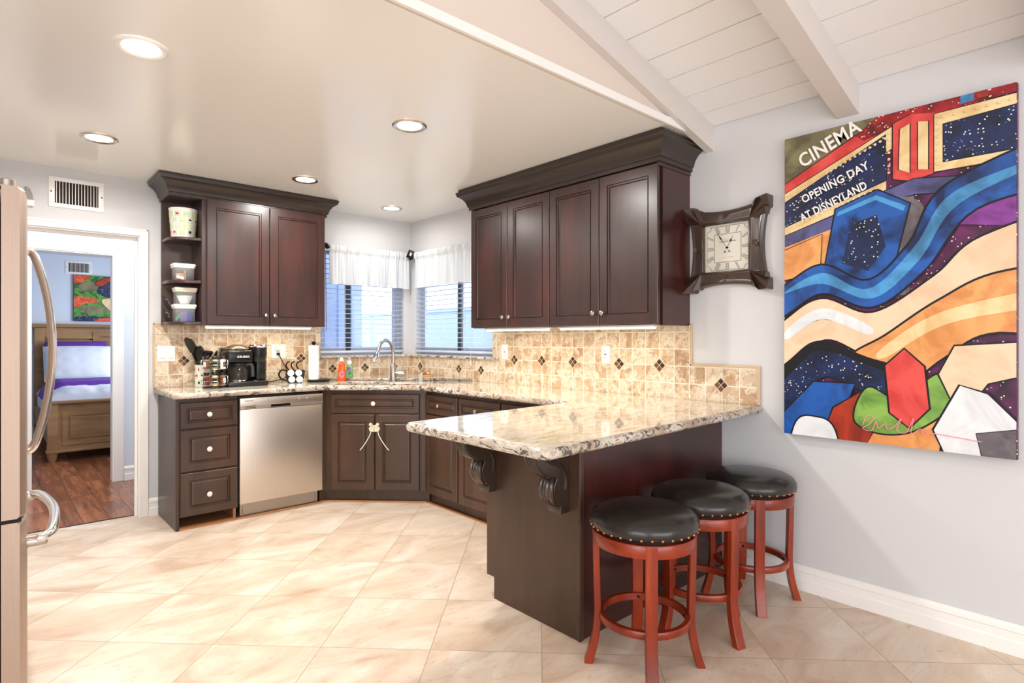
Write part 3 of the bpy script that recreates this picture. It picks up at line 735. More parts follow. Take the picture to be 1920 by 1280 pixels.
# carved corbels
def corbel(yc):
    w = .036; x0 = 1.8398
    c = thing('corbel', '', 'corbel', (x0, yc, .53), 0, 'carved corbels under the bar top')
    zo = 0
    outer = [(0, .874), (.196, .874), (.203, .838), (.199, .792), (.180, .750), (.152, .720), (.118, .702), (.088, .693), (.072, .682), (.084, .662), (.090, .638), (.084, .604), (.066, .577), (.046, .562), (.046, .530), (0, .530)]
    P = [(x0-a, z) for a, z in outer]
    mb = MB(); mb.prism(P, yc-w, yc+w, 'y'); mb.build('block', 'carved_dark', c, auto=25, bevel=.002)
    # scroll bands running down both cheeks
    for s in (-1, 1):
        pts = [(x0-.150, yc+s*(w+.001), .866), (x0-.158, yc+s*(w+.001), .825), (x0-.146, yc+s*(w+.001), .785), (x0-.112, yc+s*(w+.001), .758), (x0-.070, yc+s*(w+.001), .742), (x0-.036, yc+s*(w+.001), .715), (x0-.020, yc+s*(w+.001), .675), (x0-.024, yc+s*(w+.001), .63)]
        mb = MB(); mb.tube(spline(pts, 5, False), .008, 8); pts2 = [(p[0]+.028, p[1], p[2]+.002) for p in pts[:5]]+[(x0-.006, yc+s*(w+.001), .70)]; mb.tube(spline(pts2, 5, False), .005, 8)
        mb.build('scroll', 'carved_dark', c)
        mb = MB()
        for k, (lx, lz, r) in enumerate(((.06, .832, .020), (.088, .846, .014), (.040, .800, .014), (.034, .850, .012))): mb.sphere((x0-lx, yc+s*w, lz), r, 8, (1, .35, .7))
        mb.build('rosette', 'carved_dark', c)
    # ribs over the nose
    for q in (-.024, -.008, .008, .024):
        pts = [(x0-a, yc+q, z) for a, z in outer[1:8]]
        MB().tube(spline(pts, 4, False), .0085, 8).build('rib', 'carved_dark', c)
    # acanthus leaf
    for q, a in ((-.026, -.3), (-.010, -.1), (.010, .1), (.026, .3)):
        pts = [(x0-.076, yc+q*.6, .694), (x0-.096, yc+q, .672), (x0-.101, yc+q*1.1, .640), (x0-.092, yc+q*1.05, .602), (x0-.066, yc+q*.8, .572)]
        MB().tube(spline(pts, 4, False), [.006+.007*math.sin(PI*min(1, i/16)) for i in range(17)], 8).build('leaf', 'carved_dark', c)
    MB().box((x0-.050, yc-w-.001, .530), (x0, yc+w+.001, .560), .002).build('foot', 'carved_dark', c)
    return c
plain('carved_dark', (58, 44, 35), .22, spec=.8)
c1 = corbel(2.168); c1['label'] = 'carved scroll corbel at the aisle side of the bar end'
c2 = dup(c1, (1.8398, 1.697, .53), label='carved scroll corbel nearest the stools on the bar end')
# --- counter top with sink openings
ring = round_poly([(.893, 4.818), (.893, 4.238), (1.932, 4.238), (2.447, 3.723), (2.447, 2.205), (1.318, 2.135), (1.318, 1.288), (XB-.001, 1.375), (XB-.001, 4.818)], [0, .03, .06, .06, .03, .035, .035, .012, 0])
def de(e, c): return ((c/1.41421+e)/1.41421, (c/1.41421-e)/1.41421)   # along the diagonal / across it
bowlL = round_poly([de(-1.665, 6.29), de(-1.29, 6.29), de(-1.29, 6.80), de(-1.60, 6.80)], [.10, .06, .10, .16])
bowlR = round_poly([de(-1.255, 6.29), de(-.90, 6.29), de(-.90, 6.62), de(-1.255, 6.66)], [.06, .10, .12, .06])
ct = curve_mesh('countertop', [ring, bowlL, bowlR], .0030, .0165, 5, ['granite', 'granite_edge'], T=Matrix.Translation((0, 0, CT-.0195)), second=lambda p: 0 if p.normal.z > .93 else 1)
for p in ct.data.polygons: p.use_smooth = abs(p.normal.z) < .995
tag(ct, 'pale veined granite worktop running round the kitchen to the bar', 'countertop')
# sink bowls
sk = thing('sink', 'stainless double-bowl sink set under the corner worktop', 'sink', de(-1.27, 6.55)+(.7,))
for rg_, dp, nm in ((bowlL, .20, 'bowl'), (bowlR, .16, 'bowl')):
    cxx = sum(p[0] for p in rg_)/len(rg_); cyy = sum(p[1] for p in rg_)/len(rg_)
    def sc(f, z): return [(cxx+(x-cxx)*f, cyy+(y-cyy)*f, z) for x, y in rg_]
    MB().rings([sc(1.06, CT-.0400), sc(1.0, CT-.0401), sc(.985, CT-.05), sc(.94, CT-dp+.03), sc(.88, CT-dp), sc(.15, CT-dp-.006)], False, True).build('bowl', 'steel', sk)
# corner ledge
o = curve_mesh('corner_ledge', [round_poly([(2.075, 4.817), (3.047, 3.845), (3.047, 4.817)], [0, 0, 0])], .008, .003, 2, ['granite', 'granite_edge'], T=Matrix.Translation((0, 0, CT+.0115)), second=lambda p: 0 if p.normal.z > .9 else 1)
tag(o, 'raised triangular granite ledge in the corner behind the faucet', 'ledge')
# --- wall cupboards
CROWN = [(0, -.020), (.012, -.020), (.012, .002), (.020, .006), (.022, .016), (.030, .040), (.048, .066), (.070, .082), (.078, .086), (.080, .100), (.084, .104), (.084, .116), (0, .116)]
c = thing('wall_cabinet', 'dark two-door wall cupboard with open end shelves near the doorway', 'cabinet', (1.5, 4.66, 1.36))
MB().box((1.137, 4.522, 1.370), (2.050, 4.819, 2.30)).build('body', 'espresso', c, auto=None)
MB().box((.942, 4.522, 2.262), (1.137, 4.819, 2.30)).build('top_board', 'espresso', c, auto=None)
MB().box((.942, 4.800, 1.370), (1.137, 4.819, 2.262)).build('back_board', 'espresso_base', c, auto=None)
def shelf(z): 
    poly = round_poly([(.944, 4.800), (.944, 4.528), (1.1365, 4.528), (1.1365, 4.800)], [0, .13, 0, 0], 10)
    return MB().prism(poly, z-.020, z).build('shelf', 'espresso', c, auto=30, bevel=.003)
for z in (1.390, 1.683, 1.986): shelf(z)
MB().sweep([(.942, 4.817, 2.279), (.942, 4.522, 2.279), (2.050, 4.522, 2.279), (2.050, 4.817, 2.279)], CROWN, side=-1).build('crown_moulding', 'crown_shade', c, auto=30)
front(Matrix.Translation((1.166, 4.5215, 1.376)), .435, .895, 'flat', 'door', 'espresso', c, (.405, .072))
front(Matrix.Translation((1.606, 4.5215, 1.376)), .435, .895, 'flat', 'door', 'espresso', c, (.030, .072))
c = thing('wall_cabinet', 'long dark four-door wall cupboard with heavy crown beside the clock', 'cabinet', (2.9, 2.63, 1.35))
MB().box((2.752, 1.822, 1.350), (XB-.002, 3.462, 2.27)).build('body', 'espresso', c, auto=None)
MB().box((2.775, 1.806, 1.346), (XB-.002, 1.8215, 2.262)).build('end_panel', 'espresso_red', c, auto=None)
MB().box((2.735, 1.800, 2.225), (XB-.002, 1.821, 2.285)).build('frieze', 'espresso', c, auto=None)
MB().sweep([(XB-.002, 1.80, 2.265), (2.735, 1.80, 2.265), (2.735, 3.465, 2.265), (XB-.002, 3.465, 2.265)], CROWN, side=1).build('crown_moulding', 'crown_shade', c, auto=30)
MB().box((2.66, 1.74, 2.381), (XB-.002, 3.53, 2.399)).build('scribe_strip', 'crown_shade', c, auto=None)
for i, y1 in enumerate((3.462, 3.048, 2.634, 2.220)):
    w = .409; front(Matrix.Translation((2.7515, y1, 1.354)) @ R90, w, .885, 'flat', 'door', 'espresso', c, ((w-.032) if i % 2 == 0 else .032, .072))
# under-cupboard light bars
def bar(a, b_, label, axis):
    t_ = thing('light_bar', label, 'light', ((a[0]+b_[0])/2, (a[1]+b_[1])/2, a[2]), 0, 'light bars under the wall cupboards')
    MB().box((a[0], a[1], a[2]-.012), (b_[0], b_[1], a[2]), .002).build('housing', 'white_plastic', t_)
    MB().box((a[0]+.008, a[1]+.008, a[2]-.022), (b_[0]-.008, b_[1]-.008, a[2]-.0122), .003).build('diffuser', 'tube_lens', t_)
bar((1.17, 4.56, 1.3699), (1.96, 4.60, 1.3699), 'slim lit bar under the two-door wall cupboard', 0)
bar((2.80, 2.72, 1.3499), (2.84, 3.38, 1.3499), 'slim lit bar under the long cupboard, nearer the window', 1)
bar((2.80, 1.88, 1.3499), (2.84, 2.62, 1.3499), 'slim lit bar under the long cupboard, nearer the clock', 1)

# ================================================================== STOOLS
def stool(loc, rz, label):
    s = thing('bar_stool', label, 'bar stool', loc, rz, 'backless round bar stools'); T = XF[s.name]
    mb = MB(T).lathe([(.0, .5402), (.186, .5402), (.199, .5405), (.206, .548), (.209, .562), (.207, .577), (.196, .596), (.170, .610), (.120, .620), (.06, .625), (.0, .626)], n=48, cap=False)
    # slight puckers round the rim
    for v in mb.bm.verts:
        p = T.inverted() @ v.co; r = math.hypot(p.x, p.y)
        if r > .17 and p.z < .59: a = math.atan2(p.y, p.x); v.co = v.co + (v.co-T @ Vector((0, 0, p.z)))*(.008*math.sin(a*26)+.004*math.sin(a*17))
    seat = mb.build('seat', 'leather', s, auto=80)
    mb = MB(T)
    for k in range(34):
        a = 2*PI*k/34; mb.sphere((.205*math.cos(a), .205*math.sin(a), .547), .0055, 8)
    mb.build('nail_heads', 'nail_brass', seat)
    MB(T).lathe([(.150, .526), (.176, .526), (.176, .5399), (.150, .5399), (.150, .526)], n=48, cap=False).build('swivel_plate', 'black_matte', s)
    MB(T).lathe([(.172, .478), (.196, .478), (.198, .481), (.198, .523), (.196, .526), (.172, .526), (.172, .478)], n=64, cap=False).build('apron', 'cherry_flat', s)
    def leg_pts():
        return [(.186, .524), (.185, .42), (.182, .30), (.180, .20), (.185, .13), (.196, .07), (.216, .0)]
    prof = spline([(a, 0, z) for a, z in leg_pts()], 5, False)
    for k in range(4):
        a = k*PI/2; Tk = T @ Matrix.Rotation(a, 4, 'Z'); rg = []
        for i, p in enumerate(prof):
            w = .022+.0; d = .0125 if p.z > .2 else .0125+.004*(.2-p.z)/.2
            rg.append([(p.x-d, -w, p.z), (p.x+d, -w, p.z), (p.x+d, w, p.z), (p.x-d, w, p.z)])
        mb = MB(Tk).rings(rg, smooth=False); mb.build('leg', 'cherry', s, auto=30, bevel=.003)
    MB(T).lathe([(.156, .178), (.174, .178), (.176, .181), (.176, .203), (.174, .206), (.156, .206), (.156, .178)], n=64, cap=False).build('footrest', 'cherry_flat', s)
    mb = MB(T)
    for k in range(4):
        a = k*PI/2; mb.sphere((.155*math.cos(a), .155*math.sin(a), .192), .006, 8)
    mb.build('screw', 'black_metal', s)
    return s
s1 = stool((1.905, 1.325, 0), math.radians(43), 'black leather stool with cherry legs, nearest the bar end corner')
dup(s1, (2.344, 1.335, 0), math.radians(75), 'middle one of the three black leather bar stools')
dup(s1, (2.795, 1.320, 0), math.radians(38), 'black leather stool with cherry legs, nearest the canvas wall')

# ================================================================== FRIDGE
f = thing('refrigerator', 'tall stainless refrigerator with curved bar handles', 'refrigerator', (-.32, 2.86, 0))
MB().box((-.72, 2.42, .03), (.028, 3.30, 1.74), .006).build('cabinet_body', 'dark_grey', f)
def fdoor(nm, y0, y1, z0, z1):
    n = 14; rg = []
    for i in range(n+1):
        u = i/n; yy = y0+(y1-y0)*u; edge = min(u, 1-u)*(y1-y0); xo = .094+.020*(1-(2*((yy-2.42)/(3.30-2.42))-1)**2) - (.012*(1-min(1, edge/.014))**2)
        rg.append([(.036, yy, z0), (xo-.006, yy, z0), (xo, yy, z0+.008), (xo, yy, z1-.008), (xo-.006, yy, z1), (.036, yy, z1)])
    return MB().rings(rg).build(nm, 'steel_fridge', f, auto=30)
dr1 = fdoor('door', 2.403, 2.855, .700, 1.750); dr2 = fdoor('door', 2.861, 3.313, .700, 1.750); drw = fdoor('freezer_drawer', 2.403, 3.313, .06, .688)
for dr, y in ((dr1, 2.825), (dr2, 2.891)):
    pts = [(.112, y, 1.60), (.140, y, 1.58), (.178, y, 1.42), (.192, y, 1.235), (.178, y, 1.04), (.142, y, .875), (.112, y, .845)]
    MB().tube(spline(pts, 7, False), .0145, 12, flat=.8).build('handle', 'steel_bright', dr)
pts = [(.096, 2.52, .598), (.150, 2.50, .604), (.178, 2.60, .612), (.196, 2.86, .615), (.178, 3.12, .612), (.150, 3.22, .604), (.096, 3.20, .598)]
MB().tube(spline(pts, 7, False), .0165, 12).build('handle', 'steel_bright', drw)
for y in (2.50, 3.22): MB().box((.092, y-.016, .58), (.155, y+.016, .606), .006).build('handle_bracket', 'brushed_nickel', drw)
for y in (2.435, 3.28): 
    mb = MB(); mb.lathe([(.022, 1.745), (.022, 1.772), (.016, 1.776)], (.052, y, 0), 16); mb.box((-.06, y-.03, 1.745), (.07, y+.03, 1.752), .003); mb.build('hinge_cap', 'brushed_nickel', f)
MB().box((.03, 2.41, .688), (.085, 3.306, .700)).build('gasket', 'black_matte', f, auto=None)

# ================================================================== CEILING LIGHTS
LIGHTS = [(.447, 2.624, .155, 'white trimmed ceiling downlight nearest the refrigerator'), (.473, 3.964, .18, 'chrome rimmed ceiling downlight in front of the doorway vent'), (1.676, 4.011, .18, 'ceiling downlight in front of the two-door wall cupboard'), (1.661, 2.63, .18, 'ceiling downlight in the middle of the kitchen amid window reflections'), (2.593, 4.392, .18, 'ceiling downlight over the sink corner')]
for i, (x, y, dia, lab) in enumerate(LIGHTS):
    t_ = thing('recessed_light', lab, 'ceiling light', (x, y, ZC), 0, 'round recessed ceiling lights'); r = .091; l = .064
    mb = MB().lathe([(r, ZC-.0005), (r, ZC-.006), (r-.006, ZC-.010), (l+.006, ZC-.008), (l, ZC-.004), (l, ZC-.0005)], (x, y, 0), 48, cap=False)
    mb.build('trim_ring', 'trim_white' if i == 0 else 'nickel', t_)
    MB().lathe([(0.001, ZC-.0045), (l+.001, ZC-.0045), (l+.001, ZC-.002), (0.001, ZC-.002)], (x, y, 0), 32, cap=False).build('lens', 'lamp_lens', t_)

# ================================================================== WALL THINGS
def vent(x0, x1, z0, z1, yf, n, label, m=.032):
    v = thing('air_vent', label, 'vent', ((x0+x1)/2, yf, z0)); t = .008
    mb = MB(); mz = m*.85
    mb.box((x0, yf-t, z0), (x1, yf-.0003, z0+mz), .002); mb.box((x0, yf-t, z1-mz), (x1, yf-.0003, z1), .002); mb.box((x0, yf-t, z0+mz), (x0+m, yf-.0003, z1-mz), .002); mb.box((x1-m, yf-t, z0+mz), (x1, yf-.0003, z1-mz), .002)
    mb.build('frame', 'trim_white', v)
    MB().box((x0+m, yf-.0016, z0+mz), (x1-m, yf-.0006, z1-mz)).build('backing', 'vent_dark', v, auto=None)
    mb = MB(); w = (x1-x0-2*m)
    for i in range(n):
        x = x0+m+w*(i+.5)/n; mb.box((x-.0017, yf-.007, z0+mz), (x+.0017, yf-.0018, z1-mz))
    mb.build('louvres', 'trim_white', v, auto=None)
    mb = MB()
    for x in (x0+m*.4, x1-m*.4): mb.sphere((x, yf-t, (z0+z1)/2), .005, 8, (1, .4, 1))
    mb.build('screw', 'dark_grey', v)
vent(.305, .603, 2.137, 2.336, YA, 14, 'white wall vent grille above the doorway')
vent(.794, 1.085, 2.153, 2.331, 9.80, 16, 'white vent grille on the bedroom wall')
t_ = thing('door_chime', 'small white box with a grey curved cover high beside the refrigerator', 'chime', (.205, YA, 2.12))
MB().box((.18, YA-.03, 2.12), (.232, YA-.0004, 2.16), .004).build('box', 'white_plastic', t_)
MB().prism([(.19, 2.161), (.228, 2.161), (.222, 2.20), (.21, 2.23), (.19, 2.245)], YA-.025, YA-.0004, 'y').build('cover', 'grey_line', t_)
mb = MB(); mb.tube([(.958, YA, 1.665), (.958, YA-.012, 1.667), (.958, YA-.014, 1.677)], .004, 8); mb.tube([(.958, YA-.004, 1.66), (.975, YA-.004, 1.648)], .003, 6)
tag(mb.build('wall_hook', 'black_metal'), 'tiny dark hook on the pale wall beside the door casing', 'hook')
# switch and outlets
yf = YA-.010
def plate(T, w, h, nm, lab, cat, gr=None):
    t_ = thing(nm, lab, cat, T.to_translation(), T.to_euler().z, gr)
    MB(T).box((-w/2, -.006, -h/2), (w/2, -.0003, h/2), .003).build('plate', 'white_plastic', t_); return t_
T = Matrix.Translation((.975, yf, 1.163)); s = plate(T, .116, .116, 'light_switch', 'white double rocker switch plate on the tiles by the doorway', 'switch')
for x in (-.027, .027): MB(T).box((x-.017, -.010, -.034), (x+.017, -.0055, .034), .003).build('rocker', 'white_plastic', s)
def outlet(T, lab, w=.070, gfci=False):
    t_ = plate(T, w, .116, 'wall_outlet', lab, 'outlet', 'white outlets on the tile backsplash')
    MB(T).box((-.017, -.008, -.034), (.017, -.0055, .034), .003).build('receptacle', 'white_plastic', t_)
    mb = MB(T)
    for z in (-.02, .02):
        for x in (-.006, .006): mb.box((x-.001, -.0086, z-.004), (x+.001, -.0078, z+.005))
        mb.lathe([(.002, -.0078), (.002, -.0086)], (0, 0, z-.010), 8, 'y')
    if gfci: mb.box((-.008, -.0088, -.004), (.008, -.0078, .003))
    mb.build('slots', 'dark_grey', t_, auto=None); return t_
outlet(Matrix.Translation((XB-.010, 3.428, 1.168)) @ R90, 'white outlet on the tiles nearest the window', gfci=True)
outlet(Matrix.Translation((XB-.010, 2.42, 1.168)) @ R90, 'white outlet on the tiles under the middle of the long cupboard', gfci=True)
T = Matrix.Translation((1.786, yf, 1.170)); o = outlet(T, 'wide white outlet plate with a glowing scent plug above the coffee pod rack', .116)
sw = thing('plug_in_freshener', 'small clear plug-in freshener on the outlet above the pod rack', 'air freshener', (1.78, yf-.01, 1.19))
MB(T).box((-.030, -.034, .004), (.008, -.0087, .040), .008).build('base', 'white_plastic', sw)
MB(T).lathe([(.012, .038), (.017, .044), (.017, .066), (.009, .074), (.003, .075)], (-.011, -.022, 0), 16).build('bottle', 'clear_plastic', sw)
# ---- clock
TC = Matrix.Translation((XB-.001, 1.5665, 1.776)) @ R90
c = thing('wall_clock', 'square dark wood wall clock with fanned corners and cream dial', 'clock', TC.to_translation(), -PI/2)
H = .235
def arc_side(k):
    T = TC @ Matrix.Rotation(k*PI/2, 4, 'Y'); n = 16; rg = []
    for i in range(n+1):
        u = -1+2*i/n; x = u*.19; top = .203+.025*u*u
        rg.append([(x, -.0005, .135), (x, -.040, .135), (x, -.044, .150), (x, -.034, (.150+top)/2), (x, -.040, top-.010), (x, -.030, top), (x, -.0005, top)])
    MB(T).rings(rg).build('frame_side', 'bronze_frame', c, auto=40)
for k in range(4): arc_side(k)
for sx_, sz_ in ((1, 1), (1, -1), (-1, 1), (-1, -1)):
    # fan corner: pleats spreading from the inner corner
    mb = MB(TC); ic = Vector((sx_*.140, 0, sz_*.140)); tips = [(.152, .226), (.182, .232), (.186, .246), (.246, .246), (.246, .186), (.232, .182), (.226, .152)]
    P = [(ic.x, ic.z)]+[(sx_*a, sz_*b_) for a, b_ in tips]
    hts = [.046, .040, .072, .042, .080, .042, .072, .040]
    ctr = mb._v((ic.x, -.050, ic.z)); base = mb._v((ic.x, -.001, ic.z)); fr_, bk_ = [], []
    for (a, b_), h in zip(P[1:], hts[1:]): fr_.append(mb._v((a, -h, b_))); bk_.append(mb._v((a, -.001, b_)))
    for i in range(len(fr_)-1): mb._f([ctr, fr_[i], fr_[i+1]]); mb._f([fr_[i], bk_[i], bk_[i+1], fr_[i+1]]); mb._f([base, bk_[i+1], bk_[i]])
    mb._f([ctr, base, bk_[0], fr_[0]]); mb._f([ctr, fr_[-1], bk_[-1], base])
    mb.build('fan_corner', 'bronze_frame', c, auto=10)
MB(TC).box((-.137, -.014, -.137), (.137, -.001, .137)).build('dial', 'clock_paper', c, auto=None)
mb = MB(TC); w = .003
for a, b_ in (((-.145, .132), (.145, .145)), ((-.145, -.145), (.145, -.132))): mb.box((a[0], -.045, a[1]), (b_[0], -.014, b_[1]), w)
for a, b_ in (((-.145, -.132), (-.132, .132)), ((.132, -.132), (.145, .132))): mb.box((a[0], -.045, a[1]), (b_[0], -.014, b_[1]), w)
mb.build('inner_rim', 'bronze_frame', c)
def line(mb, a, b_, w=.0018, y=-.0142):
    a = Vector(a); b_ = Vector(b_); d = (b_-a).normalized(); n_ = Vector((-d.y, d.x))*w/2
    mb.prism([tuple(a+n_), tuple(b_+n_), tuple(b_-n_), tuple(a-n_)], y, y-.0008, 'y')
mb = MB(TC); s = .078
for a, b_ in (((-s, -s), (s, -s)), ((s, -s), (s, s)), ((s, s), (-s, s)), ((-s, s), (-s, -s))): line(mb, a, b_, .002)
S = .122; q = .026
for k in range(4):
    R = Matrix.Rotation(k*PI/2, 2); f2 = lambda v: tuple(R @ Vector(v))
    line(mb, f2((-S+q, S)), f2((S-q, S)))
    pr = [(S-q*math.cos(t*PI/12), S-q*math.sin(t*PI/12)) for t in range(7)]
    for p0, p1 in zip(pr, pr[1:]): line(mb, f2(p0), f2(p1))
NUM = {12: 4, 1: 1, 2: 2, 3: 3, 4: 3, 5: 2, 6: 3, 7: 4, 8: 4, 9: 3, 10: 2, 11: 3}
for h, cnt in NUM.items():
    a = PI/2-h*PI/6; d = Vector((math.cos(a), math.sin(a))); k = 1/max(abs(d.x), abs(d.y)); nn = Vector((-d.y, d.x))
    for j in range(cnt):
        o_ = nn*((j-(cnt-1)/2)*.0055); line(mb, tuple(d*k*.083+o_), tuple(d*k*.119+o_*1.4), .0016 if j % 2 else .0024)
mb.build('numerals', 'clock_line', c, auto=None)
text('lettering', 'ANTIQUITE DE PARIS', .010, TC @ Matrix.Translation((0, -.0145, .035)) @ Rw, 'grey_line', c)
mb = MB(TC); line(mb, (-.035, -.052), (.035, -.052), .0012); line(mb, (-.03, .048), (.03, .048), .001); mb.build('ornament_line', 'grey_line', c, auto=None)
for ang, ln, nm, w0 in ((PI/2-math.radians(29), .078, 'hour_hand', .009), (PI/2+math.radians(34), .118, 'minute_hand', .007)):
    d = Vector((math.cos(ang), math.sin(ang))); n_ = Vector((-d.y, d.x)); y = -.020 if nm[0] == 'h' else -.023
    mb = MB(TC); P = [d*-.026, d*ln*.45+n_*.0012, d*ln*.55+n_*w0*.6, d*ln*.68+n_*.0014, d*ln, d*ln*.68-n_*.0014, d*ln*.55-n_*w0*.6, d*ln*.45-n_*.0012]
    P = [tuple(p) for p in P]; mb.prism(P, y, y-.001, 'y'); mb.lathe([(.0045, y), (.0045, y-.0015)], ((d*-.026).x, 0, (d*-.026).y), 10, 'y'); mb.lathe([(.005, -.014), (.005, -.026)], (0, 0, 0), 12, 'y'); mb.build(nm, 'black_print', c, auto=None)

# ================================================================== THE BIG CANVAS  (u right, v up; unit = metres from lower left corner)
def canvas(T, W, Hh, D, layers, nm, label, edge, border=True):
    root = thing(nm, label, 'painting', T.to_translation(), T.to_euler().z)
    MB(T).box((0, -D, 0), (W, -.002, Hh), .002).build('stretched_canvas', edge, root)
    mb = MB(T)
    def clip(poly):
        def cl(p, ax, lim, keep):
            out = []
            for i in range(len(p)):
                a, b_ = p[i-1], p[i]; ia, ib = keep(a[ax], lim), keep(b_[ax], lim)
                if ia != ib:
                    t_ = (lim-a[ax])/(b_[ax]-a[ax]); out.append((a[0]+(b_[0]-a[0])*t_, a[1]+(b_[1]-a[1])*t_))
                if ib: out.append(tuple(b_[:2]))
            return out
        e_ = .002
        for ax, lim, kp in ((0, e_, lambda v, l: v >= l), (0, W-e_, lambda v, l: v <= l), (1, e_, lambda v, l: v >= l), (1, Hh-e_, lambda v, l: v <= l)):
            if len(poly) < 3: return []
            poly = cl(poly, ax, lim, kp)
        return poly
    for i, (mt, kind, pts, ol) in enumerate(layers):
        pp = [(a*W, b_*Hh) for a, b_ in pts]
        if kind == 's': pp = [(v.x, v.y) for v in spline([(a, b_, 0) for a, b_ in pp], 8)]
        y = -D-.0006*(i+1)*.5
        if ol:
            cx_, cy_ = sum(p[0] for p in pp)/len(pp), sum(p[1] for p in pp)/len(pp); big = []
            n_ = len(pp)
            area = sum(pp[k-1][0]*pp[k][1]-pp[k][0]*pp[k-1][1] for k in range(n_)); sg = 1 if area > 0 else -1
            for k in range(n_):
                t_ = (Vector(pp[(k+1) % n_])-Vector(pp[k-1])); t_ = t_.normalized() if t_.length > 1e-9 else Vector((1, 0)); o_ = Vector((t_.y, -t_.x))*ol*sg; big.append((pp[k][0]+o_.x, pp[k][1]+o_.y))
            q_ = clip(big)
            if len(q_) > 2: mb.mat('art_line'); mb._f([mb._v((a, y+.00015, b_)) for a, b_ in q_])
        q_ = clip(pp)
        if len(q_) > 2: mb.mat(mt); mb._f([mb._v((a, y, b_)) for a, b_ in q_])
    bm = mb.bm; bmesh.ops.triangulate(bm, faces=[f for f in bm.faces if len(f.verts) > 4])
    me = bpy.data.meshes.new('painted_picture'); bm.transform(XF[root.name].inverted()); bm.to_mesh(me); bm.free()
    o = bpy.data.objects.new('painted_picture', me); COL.objects.link(o); o.parent = root
    for q in mb.mats: me.materials.append(MATS[q])
    return root
W, Hh = .903, 1.500
TP = Matrix.Translation((XB-.001, 1.2475, .788)) @ R90
K = .0075
